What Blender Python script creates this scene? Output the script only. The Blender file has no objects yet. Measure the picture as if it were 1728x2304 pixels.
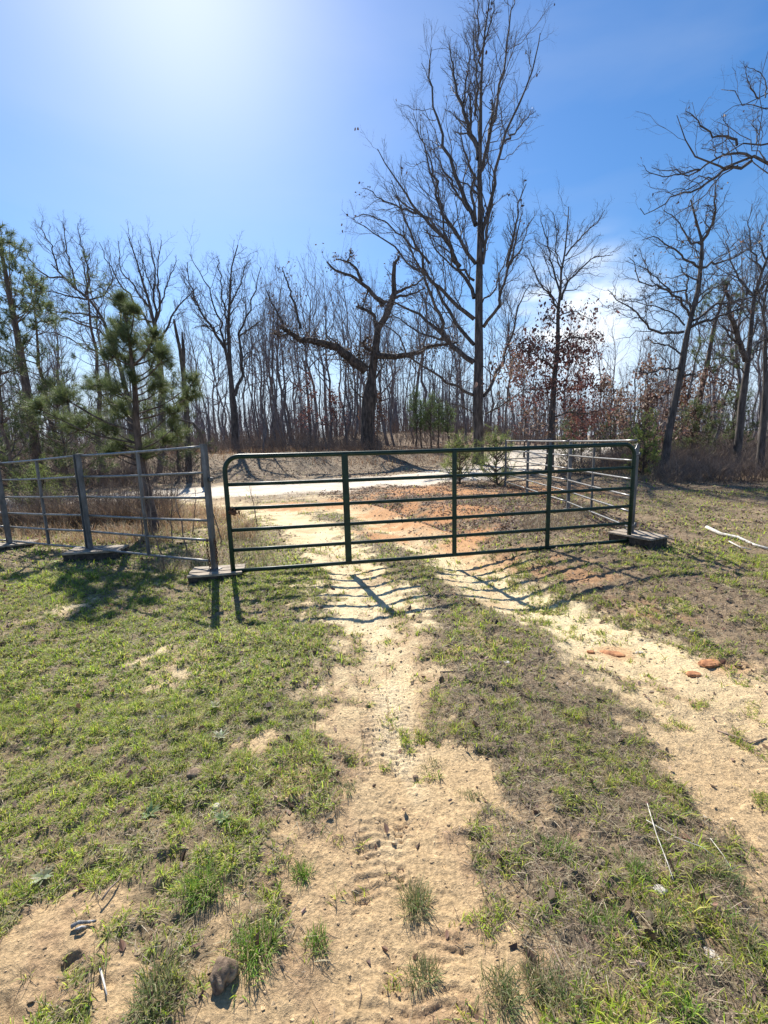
import bpy, math, random
import numpy as np
from mathutils import Matrix, Vector
S = bpy.context.scene
RNG = np.random.default_rng(7)
random.seed(7)

# ------------------------------------------------------------------ camera
F = 990.0; W = 1728.0; H = 2304.0; CZ = 1.6
th = math.radians(-9.3); ro = math.radians(-1.5)
fwd = np.array([0, math.cos(th), math.sin(th)])
up0 = np.array([0, -math.sin(th), math.cos(th)]); rt0 = np.array([1.0, 0, 0])
rt = rt0*math.cos(ro) + up0*math.sin(ro); up = -rt0*math.sin(ro) + up0*math.cos(ro)
cam = bpy.data.cameras.new('camera'); co = bpy.data.objects.new('camera', cam)
S.collection.objects.link(co); S.camera = co
m = Matrix.Identity(4)
for i, v in enumerate((rt, up, -fwd)):
    for j in range(3): m[j][i] = v[j]
m[2][3] = CZ
co.matrix_world = m
cam.sensor_fit = 'VERTICAL'; cam.sensor_height = 36.0; cam.lens = F/H*36.0
cam.clip_start = 0.05; cam.clip_end = 2000

# ------------------------------------------------------------------ sky, sun, exposure
SUN_AZ = math.radians(-20.4); SUN_EL = math.radians(43)      # azimuth from +Y towards +X
w = bpy.data.worlds.new('World'); S.world = w; w.use_nodes = True
nt = w.node_tree; nt.nodes.clear()
out = nt.nodes.new('ShaderNodeOutputWorld'); bg = nt.nodes.new('ShaderNodeBackground')
sky = nt.nodes.new('ShaderNodeTexSky'); sky.sky_type = 'NISHITA'; sky.sun_disc = False
sky.sun_elevation = SUN_EL; sky.sun_rotation = SUN_AZ
sky.air_density = 1.25; sky.dust_density = 0.46; sky.ozone_density = 3.0; sky.altitude = 100
bg.inputs['Strength'].default_value = 0.072
tc = nt.nodes.new('ShaderNodeTexCoord')
mp = nt.nodes.new('ShaderNodeMapping'); mp.inputs['Scale'].default_value = (1.2, 1.2, 4.0)
nz = nt.nodes.new('ShaderNodeTexNoise'); nz.inputs['Scale'].default_value = 1.7; nz.inputs['Detail'].default_value = 5
nz.inputs['Distortion'].default_value = 0.6
cr = nt.nodes.new('ShaderNodeValToRGB'); cr.color_ramp.elements[0].position = 0.45; cr.color_ramp.elements[1].position = 0.85
cr.color_ramp.elements[1].color = (0.14, 0.14, 0.14, 1)
mx = nt.nodes.new('ShaderNodeMixRGB'); mx.inputs['Color2'].default_value = (6.5, 7.0, 7.6, 1)
L = nt.links.new
L(tc.outputs['Generated'], mp.inputs['Vector']); L(mp.outputs[0], nz.inputs['Vector']); L(nz.outputs['Fac'], cr.inputs['Fac'])
hs = nt.nodes.new('ShaderNodeMixRGB'); hs.blend_type = 'MULTIPLY'; hs.inputs['Fac'].default_value = 1; hs.inputs['Color2'].default_value = (.93, 1.0, 1.13, 1)
hsv = nt.nodes.new('ShaderNodeHueSaturation'); hsv.inputs['Saturation'].default_value = 1.28; L(sky.outputs['Color'], hsv.inputs['Color']); L(hsv.outputs[0], hs.inputs['Color1'])
# pale band of thin cloud low over the woods, thicker towards one side
nv = nt.nodes.new('ShaderNodeVectorMath'); nv.operation = 'NORMALIZE'; L(tc.outputs['Generated'], nv.inputs[0])
sx = nt.nodes.new('ShaderNodeSeparateXYZ'); L(nv.outputs[0], sx.inputs[0])
lo = nt.nodes.new('ShaderNodeMapRange'); lo.interpolation_type = 'SMOOTHSTEP'; lo.inputs['From Min'].default_value = .30; lo.inputs['From Max'].default_value = .02; lo.inputs['To Min'].default_value = 0; lo.inputs['To Max'].default_value = .75
L(sx.outputs['Z'], lo.inputs['Value'])
lm = nt.nodes.new('ShaderNodeMixRGB'); lm.inputs['Color2'].default_value = (6.0, 7.4, 9.6, 1); L(lo.outputs[0], lm.inputs['Fac']); L(hs.outputs[0], lm.inputs['Color1'])
dt = nt.nodes.new('ShaderNodeVectorMath'); dt.operation = 'DISTANCE'; L(nv.outputs[0], dt.inputs[0]); dt.inputs[1].default_value = (.38, .90, .21)
cd = nt.nodes.new('ShaderNodeMapRange'); cd.interpolation_type = 'SMOOTHSTEP'; cd.inputs['From Min'].default_value = .19; cd.inputs['From Max'].default_value = .02; L(dt.outputs['Value'], cd.inputs['Value'])
n3_ = nt.nodes.new('ShaderNodeTexNoise'); n3_.inputs['Scale'].default_value = 6; n3_.inputs['Detail'].default_value = 6; L(mp.outputs[0], n3_.inputs['Vector'])
c3_ = nt.nodes.new('ShaderNodeMapRange'); c3_.inputs['From Min'].default_value = .35; c3_.inputs['From Max'].default_value = .6; L(n3_.outputs['Fac'], c3_.inputs['Value'])
cm = nt.nodes.new('ShaderNodeMath'); cm.operation = 'MULTIPLY'; L(cd.outputs[0], cm.inputs[0]); L(c3_.outputs[0], cm.inputs[1])
cl_ = nt.nodes.new('ShaderNodeMixRGB'); cl_.inputs['Color2'].default_value = (10, 10.5, 11, 1); L(cm.outputs[0], cl_.inputs['Fac']); L(lm.outputs[0], cl_.inputs['Color1'])
L(cr.outputs['Color'], mx.inputs['Fac']); L(cl_.outputs['Color'], mx.inputs['Color1']); L(mx.outputs['Color'], bg.inputs['Color'])
L(bg.outputs[0], out.inputs[0])
sl = bpy.data.lights.new('sun', 'SUN'); sl.energy = 5.0; sl.angle = math.radians(0.5); sl.color = (1.0, 0.95, 0.86)
so = bpy.data.objects.new('sun', sl); S.collection.objects.link(so)
sd = Vector((math.sin(SUN_AZ)*math.cos(SUN_EL), math.cos(SUN_AZ)*math.cos(SUN_EL), math.sin(SUN_EL)))
so.rotation_euler = sd.to_track_quat('Z', 'Y').to_euler(); so.location = (0, 0, 30)
S.view_settings.view_transform = 'Standard'; S.view_settings.look = 'None'
S.view_settings.exposure = 0.82; S.view_settings.gamma = 1.0

# ------------------------------------------------------------------ pixel helpers (build-time measuring only)
def ray(x, y): return fwd + rt*(x - W/2)/F - up*(y - H/2)/F
def P(x, y, Y):
    d = ray(x, y); return d*(Y/d[1]) + np.array([0, 0, CZ])
def G(x, y, z=0.0):
    d = ray(x, y); t = (z - CZ)/d[2]; return d*t + np.array([0, 0, CZ])
def GD(x, y): return G(x*1.0416, y*1.0416)
C1 = (0, 450, 2.765); C2 = (560, 450, 2.765); C3 = (1128, 450, 2.765); C4 = (0, 950, 2.765); C5 = (750, 0, 2.765)
C7 = (1300, 0, 3.687)
def px(c, pts): return [(c[0] + x/c[2], c[1] + y/c[2]) for x, y in pts]

# ------------------------------------------------------------------ noise
def hsh(i, j, s):
    v = (i*73856093) ^ (j*19349663) ^ (s*83492791)
    v = (v ^ (v >> 13))*1274126177 & 0xffffffff
    v = (v ^ (v >> 16))*2246822519 & 0xffffffff
    return ((v ^ (v >> 15)) & 0xffffff)/float(0xffffff)
def vn(x, y, s):
    i = np.floor(x).astype(np.int64); j = np.floor(y).astype(np.int64)
    fx = x - i; fy = y - j; fx = fx*fx*(3 - 2*fx); fy = fy*fy*(3 - 2*fy)
    return (hsh(i, j, s)*(1-fx) + hsh(i+1, j, s)*fx)*(1-fy) + (hsh(i, j+1, s)*(1-fx) + hsh(i+1, j+1, s)*fx)*fy
def fbm(x, y, f, s, o=3):
    a = 0; t = 0; k = 1.0
    for n in range(o):
        a = a + k*vn(x*f + 17.3*n, y*f - 9.1*n, s + n); t += k; k *= 0.5; f *= 2.03
    return a/t
def ss(a, b, v):
    t = np.clip((v - a)/(b - a), 0, 1); return t*t*(3 - 2*t)
def pdist(x, y, pl):
    best = np.full(np.shape(x), 1e9); sgn = np.zeros(np.shape(x))
    for (ax, ay), (bx, by) in zip(pl[:-1], pl[1:]):
        dx, dy = bx-ax, by-ay; t = np.clip(((x-ax)*dx + (y-ay)*dy)/(dx*dx+dy*dy), 0, 1)
        d = np.hypot(x-ax-t*dx, y-ay-t*dy); s = np.sign((x-ax)*dy - (y-ay)*dx)
        m_ = d < best; best = np.where(m_, d, best); sgn = np.where(m_, s, sgn)
    return best, sgn

TL = [(0.1, -3), (0.03, 1), (0.02, 1.4), (0.03, 2.1), (-0.03, 3.2), (-0.14, 4.5), (-0.5, 5.7), (-1.2, 7.7), (-2.4, 10.2), (-4.6, 12.6)]
TR = [(1.8, -3), (1.85, 1.2), (2.0, 2.4), (1.85, 3.1), (1.6, 3.8), (1.3, 4.6), (1.0, 5.7), (0.5, 7.5), (-0.5, 10.2), (-2.0, 12.8)]
ROAD = [(-40, 9), (-20, 10.5), (-9, 13.2), (-4.5, 15.4), (0, 17.6), (3, 19.6), (8, 25), (16, 36), (30, 60)]
BARE = [(90, 2060, .13), (250, 2150, .06), (640, 2150, .17), (700, 1950, .14), (60, 2170, .1), (560, 1620, .13), (390, 1430, .2), (130, 1310, .22), (620, 1880, .1), (1050, 2050, .20), (1000, 1900, .16), (900, 2150, .3),
        (750, 1250, .5), (600, 1100, 1.6), (480, 1090, 1.2), (1180, 2180, .08)]
CLAY = [(838, 1113, .8), (912, 1128, .8), (846, 1158, .45), (986, 1172, .5), (1083, 1210, .45), (1142, 1224, .4), (728, 1084, .9), (640, 1092, .8), (876, 973, 3.0), (930, 1060, 1.6), (1000, 1100, 1.1), (1150, 1225, .35), (870, 1135, .35), (1180, 1060, 1.5), (950, 1135, .8), (1250, 1245, .35), (1560, 1430, .14), (1330, 1390, .12), (1030, 985, 3.0), (830, 1090, .9), (1380, 1320, .3)]
BAREW = [(*GD(a, b)[:2], r) for a, b, r in BARE]; CLAYW = [(*GD(a, b)[:2], r) for a, b, r in CLAY]

def fields(x, y, fine=True):
    x = np.asarray(x, float); y = np.asarray(y, float)
    n1 = fbm(x, y, .7, 11); n2 = fbm(x, y, 2.6, 21); n3 = fbm(x, y, 9., 31); n0 = fbm(x, y, .12, 5); n4 = fbm(x, y, 24., 37, 2)
    dL, sL = pdist(x, y, TL); dR, sR = pdist(x, y, TR); dr, sr = pdist(x, y, ROAD)
    wob = (n2-.5)*.75 + (n3-.5)*.50 + (n4-.5)*.25
    wide = .36 + .10*ss(3, 6, y)
    sandL = 1 - ss(-.12, .16, dL - wide + wob)
    sandR = 1 - ss(-.12, .2, dR - (.40 + .08*ss(3, 8, y) + .20*ss(.6, 2.4, 4-y)) + wob*.9)
    bare = np.zeros_like(x)
    for bx, by, r in BAREW: bare = np.maximum(bare, 1 - ss(.45, 1.3, np.hypot(x-bx, y-by)/r + (n2-.5)*2.2 + (n3-.5)*2.0 + (n4-.5)*1.0))
    spots = ss(.62, .70, n2*.6+n3*.4)
    sand = np.clip(np.maximum(np.maximum(sandL, sandR), np.maximum(bare, .7*spots*(y < 9))), 0, 1)
    clay = np.zeros_like(x)
    for bx, by, r in CLAYW: clay = np.maximum(clay, 1 - ss(.3, 1.4, np.hypot(x-bx, y-by)/r + (n2-.5)*2.0 + (n3-.5)*1.6))
    road = 1 - ss(-.5, .5, dr - 2.2 + (n1-.5)*2.2 + (n2-.5)*1.2)
    apron = 1 - ss(-.5, .6, dr - 4.6 + (n1-.5)*2.5)
    xl = x - np.interp(y, [p[1] for p in TL], [p[0] for p in TL])      # metres right of the left rut
    xr = x - np.interp(y, [p[1] for p in TR], [p[0] for p in TR])
    left = (xl < 0); med = (xl >= 0) & (xr < 0); right = xr >= 0
    behind = ss(5.6, 7.2, y)
    g = np.where(left, (.12+.88*ss(.44, .58, n1*.22+n2*.26+n3*.28+n4*.24+.035-.05*(1-ss(1.5, 3.2, y))))*ss(-.15, .45, dL-.35+wob*.6), np.where(med, .34*ss(.44, .62, n2*.35+n3*.35+n4*.3), .8*ss(.45, .6, n1*.3+n2*.25+n3*.25+n4*.2)))
    g = g*(1-sand)*(1-road)*(1-clay)*(1-.75*behind*right)*(1-.6*behind*left)
    g = np.maximum(g, .55*ss(.545, .65, n2*.3+n3*.45+n4*.25)*(y < 7)*(road < .1))
    g = g*(1 - .9*ss(11, 16, y)*(1 - ss(6, 8, x))) * (1-ss(20, 30, y))
    litter = np.where(right, ss(5.8, 7.5, y)*(1-.75*ss(4.2, 5.2, x)), .05 + .0*x)
    litter = np.maximum(litter, .8*ss(3, 5, dr)*(y > 17)); litter = np.maximum(litter, ss(26, 34, y)*(dr > 4))
    litter = litter*(1-road)*(1-.8*sand)*(1-.5*clay)*(.35+.9*ss(.35, .6, n2))
    litter = np.maximum(litter, .25*(ss(1.2, 2.5, x)*ss(3.0, 3.6, y))*(1-sand)*ss(.4, .6, n2))
    thatch = np.where(med | right, .9, .5)*(1-sand)*(1-road)*(1-clay)*ss(.3, .6, n3*.5+n2*.5+.1)
    return dict(n0=n0, n4=n4, n1=n1, n2=n2, n3=n3, dL=dL, dR=dR, sL=sL, sR=sR, dr=dr, sr=sr, sand=sand, clay=clay, road=road,
                apron=apron, g=g, litter=litter, thatch=thatch, left=left, med=med, right=right, xl=xl, xr=xr, sandL=sandL, sandR=sandR)
def height(x, y, f=None):
    if f is None: f = fields(x, y)
    h = (f['n1']-.5)*.08 + (f['n2']-.5)*.028
    near = 1 - ss(6, 14, y)
    h = h*(1-.6*f['road'])
    h = h - .055*np.exp(-(f['dL']/.34)**2)*(y < 14) - .085*np.exp(-(f['dR']/.46)**2)*(1-ss(10, 13, y))*ss(2.5, 4.2, y) - .05*np.exp(-(f['dR']/.45)**2)*(1-ss(2.5, 4.2, y))
    h = h + .075*np.exp(-((f['xr']-1.6)/.8)**2)*ss(3, 4.5, y)*(1-ss(9, 12, y))
    # ditch on the right of the track behind the gate
    h = h - .28*np.exp(-((f['xr']-1.2)/.55)**2)*ss(6.5, 8.2, y)*(1-ss(11, 13, y)) + .10*np.exp(-((f['xr']-.35)/.3)**2)*ss(6.5, 8, y)*(1-ss(11, 13, y))
    yy = y - .30*x
    h = h + (.95*ss(21.5, 30, yy) + .9*ss(34, 75, y) + 1.0*ss(30, 60, y)*np.exp(-((x-4)/14)**2))*(1-.85*ss(6, 13, x-.12*y)) + (f['n0']-.5)*.8*ss(14, 40, y)
    # clods and crumbs
    if True:
        rough = .42 + .58*(1-f['sand'])
        c = .6*fbm(x, y, 14., 41, 3) + .4*(1 - np.abs(2*fbm(x, y, 9., 47, 3) - 1)*1.6); h = h + ((c-.5)*.042*rough + (np.abs(c-.5) < .0)*0)*(1-ss(8, 16, y))
        c2 = fbm(x, y, 42., 51, 2); h = h + (c2-.5)*.017*rough*(1-ss(4, 8, y))
        hol = fbm(x, y, 7., 61, 2); h = h - ss(.64, .78, hol)*.022*(1-f['sandL'])*(1-f['sandR']*.6)*(1-ss(6, 10, y))
        c3 = vn(x*34, y*34, 77); h = h + ss(.70, .95, c3)*.007*(1-f['sandL']*.6)*(1-ss(4, 8, y))
        # tyre tread
        for off in (-.10, .10):
            for key, pol in (('dL', 0), ('dR', 1)):
                lat = f['dL']*f['sL'] if pol == 0 else f['dR']*f['sR']
                lat = lat + off*1.0 + .03*np.sin(y*1.7+off*20)
                k = (np.abs(lat) < .095)*ss(.40, .52, f['n2']*.4+f['n3']*.2+vn(x*2.3, y*1.1, 91+pol)*.4)*(1-.5*pol)*(y < 7)
                ph = y/.040 + np.abs(lat)*7 + (f['n3']-.5)*1.2
                h = h - k*(.003 + .008*ss(.35, .65, np.abs((ph % 1)*2-1)))
    return h
def hz(x, y): return float(height(np.array([x], float), np.array([y], float))[0])

# ------------------------------------------------------------------ mesh helpers
def mesh(name, V, quads=None, tris=None, col=None, mat=None, smooth=False):
    me = bpy.data.meshes.new(name); V = np.asarray(V, np.float32).reshape(-1, 3)
    me.vertices.add(len(V)); me.vertices.foreach_set('co', V.ravel())
    nq = 0 if quads is None else len(quads); ntr = 0 if tris is None else len(tris)
    li = np.concatenate([np.asarray(a, np.int32).ravel() for a in (quads, tris) if a is not None and len(a)])
    me.loops.add(len(li)); me.loops.foreach_set('vertex_index', li)
    me.polygons.add(nq+ntr)
    st = np.concatenate([np.arange(nq)*4, nq*4 + np.arange(ntr)*3]).astype(np.int32)
    me.polygons.foreach_set('loop_start', st)
    me.update(calc_edges=True)
    me.polygons.foreach_set('use_smooth', np.full(nq+ntr, smooth))
    if col is not None:
        a = me.color_attributes.new('Col', 'FLOAT_COLOR', 'POINT')
        c = np.ones((len(V), 4), np.float32); c[:, :3] = col; a.data.foreach_set('color', c.ravel())
    if mat: me.materials.append(mat)
    return me
def link(name, me, parent=None):
    o = bpy.data.objects.new(name, me); S.collection.objects.link(o)
    if parent: o.parent = parent
    return o
def tag(o, label=None, cat=None, group=None, kind=None):
    for k, v in (('label', label), ('category', cat), ('group', group), ('kind', kind)):
        if v: o[k] = v
    return o
def empty(name, loc, label=None, cat=None, group=None):
    o = bpy.data.objects.new(name, None); o.location = loc; S.collection.objects.link(o); o.empty_display_size = .1
    return tag(o, label, cat, group)
def shift(V, root): return np.asarray(V, float).reshape(-1, 3) - np.array(root.location)
def tubes(Pt, R, k=4, refv=None):
    """Pt (B,n,3), R (B,n) -> verts, quads"""
    Pt = np.asarray(Pt, float); R = np.asarray(R, float); B, n, _ = Pt.shape
    T = np.gradient(Pt, axis=1); T /= np.linalg.norm(T, axis=2, keepdims=True)+1e-9
    mt = np.abs(T.mean(axis=1)); ref = np.zeros((B, 3)); ref[np.arange(B), np.argmin(mt, axis=1)] = 1
    if refv is not None: ref[:] = refv
    a = np.cross(T, ref[:, None, :]); a /= np.linalg.norm(a, axis=2, keepdims=True)+1e-9; b = np.cross(T, a)
    an = np.arange(k)/k*2*np.pi
    V = Pt[:, :, None, :] + R[:, :, None, None]*(a[:, :, None, :]*np.cos(an)[None, None, :, None] + b[:, :, None, :]*np.sin(an)[None, None, :, None])
    idx = np.arange(B*n*k).reshape(B, n, k)
    q = np.stack([idx[:, :-1, :], np.roll(idx, -1, 2)[:, :-1, :], np.roll(idx, -1, 2)[:, 1:, :], idx[:, 1:, :]], -1).reshape(-1, 4)
    return V.reshape(-1, 3), q
class MB:
    def __init__(s): s.V = []; s.Q = []; s.T = []; s.C = []; s.n = 0
    def add(s, V, Q=None, T=None, C=None):
        V = np.asarray(V, float).reshape(-1, 3)
        if Q is not None and len(Q): s.Q.append(np.asarray(Q)+s.n)
        if T is not None and len(T): s.T.append(np.asarray(T)+s.n)
        s.V.append(V); s.n += len(V)
        if C is not None: s.C.append(np.broadcast_to(C, (len(V), 3)))
        return s
    def tube(s, pts, r, k=8, cap=True, refv=None):
        pts = np.asarray(pts, float)[None]; n = pts.shape[1]
        rr = np.broadcast_to(np.asarray(r, float), (n,))[None]
        V, Q = tubes(pts, rr, k, refv)
        if cap:
            V = np.vstack([V, pts[0, :1], pts[0, -1:]]); a = n*k
            T = [(a, (i+1) % k, i) for i in range(k)] + [(a+1, (n-1)*k+i, (n-1)*k+(i+1) % k) for i in range(k)]
            return s.add(V, Q, T)
        return s.add(V, Q)
    def box(s, c, size, rot=0.0, tilt=0.0, bev=0.0):
        x, y, z = np.array(size)/2
        b = min(bev, x*.4, y*.4, z*.4) if bev else 0
        if b:   # chamfered box along all vertical and top edges: stacked rings
            rings = []
            for zz, ins in ((-z, b), (-z+b, 0), (z-b, 0), (z, b)):
                X, Y = x-ins, y-ins
                rings.append([(-X+b, -Y, zz), (X-b, -Y, zz), (X, -Y+b, zz), (X, Y-b, zz), (X-b, Y, zz), (-X+b, Y, zz), (-X, Y-b, zz), (-X, -Y+b, zz)])
            V = np.array(rings).reshape(-1, 3); Q = []
            for r_ in range(3):
                for i in range(8): Q.append((r_*8+i, r_*8+(i+1) % 8, (r_+1)*8+(i+1) % 8, (r_+1)*8+i))
            for r_ in (0, 3):
                o = r_*8; f = [(o, o+1, o+2, o+3), (o, o+3, o+4, o+7), (o+7, o+4, o+5, o+6)]
                Q += [t[::-1] for t in f] if r_ == 0 else f
        else:
            V = np.array([(i*x, j*y, k*z) for i in (-1, 1) for j in (-1, 1) for k in (-1, 1)])
            Q = [(0, 1, 3, 2), (4, 6, 7, 5), (0, 4, 5, 1), (2, 3, 7, 6), (0, 2, 6, 4), (1, 5, 7, 3)]
        c_, s_ = math.cos(tilt), math.sin(tilt)
        V = V @ np.array([[c_, 0, s_], [0, 1, 0], [-s_, 0, c_]]).T
        c_, s_ = math.cos(rot), math.sin(rot)
        V = V @ np.array([[c_, -s_, 0], [s_, c_, 0], [0, 0, 1]]).T + np.array(c)
        return s.add(V, Q)
    def build(s, name, mat, parent=None, smooth=False):
        V = np.vstack(s.V)
        if parent is not None: V = V - np.array(parent.location)
        C = np.vstack(s.C) if s.C else None
        me = mesh(name, V, np.vstack(s.Q) if s.Q else None, np.vstack(s.T) if s.T else None, C, mat, smooth)
        return link(name, me, parent)

# ------------------------------------------------------------------ materials
def mat(name, base=(.5, .5, .5), rough=.8, metal=0.0, attr=False, var=.25, scale=20., bump=0.0, bscale=60., trans=0.0, base2=None, stretch=None, spec=.5):
    M = bpy.data.materials.new(name); M.use_nodes = True; t = M.node_tree; b = t.nodes['Principled BSDF']
    o = t.nodes['Material Output']
    b.inputs['Roughness'].default_value = rough; b.inputs['Metallic'].default_value = metal
    b.inputs['Specular IOR Level'].default_value = spec
    tc = t.nodes.new('ShaderNodeTexCoord'); vec = tc.outputs['Object']
    if stretch:
        mp = t.nodes.new('ShaderNodeMapping'); mp.inputs['Scale'].default_value = stretch; t.links.new(vec, mp.inputs[0]); vec = mp.outputs[0]
    n = t.nodes.new('ShaderNodeTexNoise'); n.inputs['Scale'].default_value = scale; n.inputs['Detail'].default_value = 5; n.inputs['Roughness'].default_value = .65
    t.links.new(vec, n.inputs['Vector'])
    if attr:
        a = t.nodes.new('ShaderNodeAttribute'); a.attribute_name = 'Col'; colout = a.outputs['Color']
    elif base2:
        r = t.nodes.new('ShaderNodeValToRGB'); r.color_ramp.elements[0].position = .38; r.color_ramp.elements[1].position = .64
        r.color_ramp.elements[0].color = (*base, 1); r.color_ramp.elements[1].color = (*base2, 1); t.links.new(n.outputs['Fac'], r.inputs['Fac']); colout = r.outputs['Color']
    else:
        a = t.nodes.new('ShaderNodeRGB'); a.outputs[0].default_value = (*base, 1); colout = a.outputs[0]
    mr = t.nodes.new('ShaderNodeMapRange'); mr.inputs['From Min'].default_value = .3; mr.inputs['From Max'].default_value = .7
    mr.inputs['To Min'].default_value = 1-var; mr.inputs['To Max'].default_value = 1+var; t.links.new(n.outputs['Fac'], mr.inputs['Value'])
    vm = t.nodes.new('ShaderNodeVectorMath'); vm.operation = 'SCALE'; t.links.new(colout, vm.inputs[0]); t.links.new(mr.outputs[0], vm.inputs['Scale'])
    t.links.new(vm.outputs[0], b.inputs['Base Color'])
    if bump:
        n2 = t.nodes.new('ShaderNodeTexNoise'); n2.inputs['Scale'].default_value = bscale; n2.inputs['Detail'].default_value = 6; n2.inputs['Roughness'].default_value = .7
        t.links.new(vec, n2.inputs['Vector'])
        bp = t.nodes.new('ShaderNodeBump'); bp.inputs['Distance'].default_value = bump; bp.inputs['Strength'].default_value = 1
        t.links.new(n2.outputs['Fac'], bp.inputs['Height']); t.links.new(bp.outputs[0], b.inputs['Normal'])
    if trans:
        tr = t.nodes.new('ShaderNodeBsdfTranslucent'); ms = t.nodes.new('ShaderNodeMixShader'); ms.inputs[0].default_value = trans
        t.links.new(vm.outputs[0], tr.inputs['Color']); t.links.new(b.outputs[0], ms.inputs[1]); t.links.new(tr.outputs[0], ms.inputs[2]); t.links.new(ms.outputs[0], o.inputs[0])
    return M
M_ground = mat('ground_soil', attr=True, rough=.95, var=.42, scale=70, bump=.014, bscale=70, spec=.2)
M_grass = mat('grass_blade', attr=True, rough=.55, var=.15, scale=8, trans=.5, spec=.4)
M_leaf = mat('dry_leaf', attr=True, rough=.6, var=.2, scale=30, trans=.35, spec=.3)
M_needle = mat('pine_needle', attr=True, rough=.5, var=.2, scale=3, trans=.45, spec=.4)
M_bark = mat('bark_grey_brown', (.05, .04, .035), base2=(.125, .104, .092), rough=.9, var=.2, scale=9, bump=.03, bscale=14, stretch=(1, 1, .22))
M_bark_far = mat('bark_far_hazed', (.10, .085, .08), base2=(.21, .185, .18), rough=.9, var=.25, scale=6, stretch=(1, 1, .25))  # distance haze painted into the colour: paler than the near bark
M_bark_dead = mat('bark_old_oak', (.045, .036, .03), base2=(.125, .098, .082), rough=.92, var=.25, scale=7, bump=.06, bscale=9, stretch=(1, 1, .3))
M_bark_pine = mat('bark_pine', (.07, .048, .038), base2=(.15, .11, .09), rough=.9, var=.2, scale=10, bump=.03, bscale=12, stretch=(1, 1, .35))
M_twig = mat('twig_bark', (.09, .074, .068), base2=(.15, .125, .115), rough=.85, var=.2, scale=4)
M_twig_far = mat('far_twig_hazed', (.15, .125, .13), base2=(.22, .19, .195), rough=.85, var=.2, scale=2)  # twigs lightened towards lilac, haze put into the colour instead of a volume
M_twig_red = mat('stem_reddish', (.13, .095, .072), base2=(.28, .205, .155), rough=.85, var=.3, scale=3)
M_green = mat('gate_green_paint', (.005, .022, .014), base2=(.009, .034, .022), rough=.45, var=.25, scale=9, bump=.001, bscale=90, spec=.3)
_r = [n_ for n_ in M_green.node_tree.nodes if n_.type == 'VALTORGB'][0].color_ramp; _e = _r.elements.new(.70); _e.color = (.009, .034, .022, 1); _e = _r.elements.new(.73); _e.color = (.07, .03, .018, 1)
M_rust = mat('rusted_steel', (.09, .035, .018), base2=(.16, .08, .045), rough=.8, var=.3, scale=60, metal=.3)
M_galv = mat('galvanised_steel', (.15, .15, .147), base2=(.25, .245, .24), rough=.40, metal=.55, var=.15, scale=25)
M_galv_dull = mat('weathered_galvanised', (.085, .09, .095), base2=(.15, .155, .165), rough=.55, metal=.3, var=.25, scale=12, stretch=(1, 1, .3))
M_wood = mat('weathered_plank', (.24, .19, .14), base2=(.42, .35, .27), rough=.85, var=.25, scale=18, bump=.004, bscale=40, stretch=(.3, 3, 3))
M_wood_dark = mat('dark_timber', (.035, .028, .022), base2=(.08, .062, .05), rough=.9, var=.3, scale=20, bump=.006, bscale=40)
M_stone = mat('pale_stone', (.42, .38, .32), base2=(.6, .56, .5), rough=.85, var=.2, scale=30, bump=.004, bscale=60)
M_stone_red = mat('red_sandstone', (.30, .12, .05), base2=(.48, .23, .10), rough=.9, var=.25, scale=22, bump=.005, bscale=50)
M_clod = mat('dried_mud', (.15, .10, .065), base2=(.30, .215, .14), rough=.95, var=.3, scale=40, bump=.008, bscale=70)
M_pale = mat('bleached_wood', (.42, .39, .34), base2=(.62, .58, .52), rough=.8, var=.2, scale=30, stretch=(1, 1, 1))
M_char = mat('charred_wood', (.05, .05, .055), base2=(.45, .44, .43), rough=.6, var=.3, scale=45)

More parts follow.
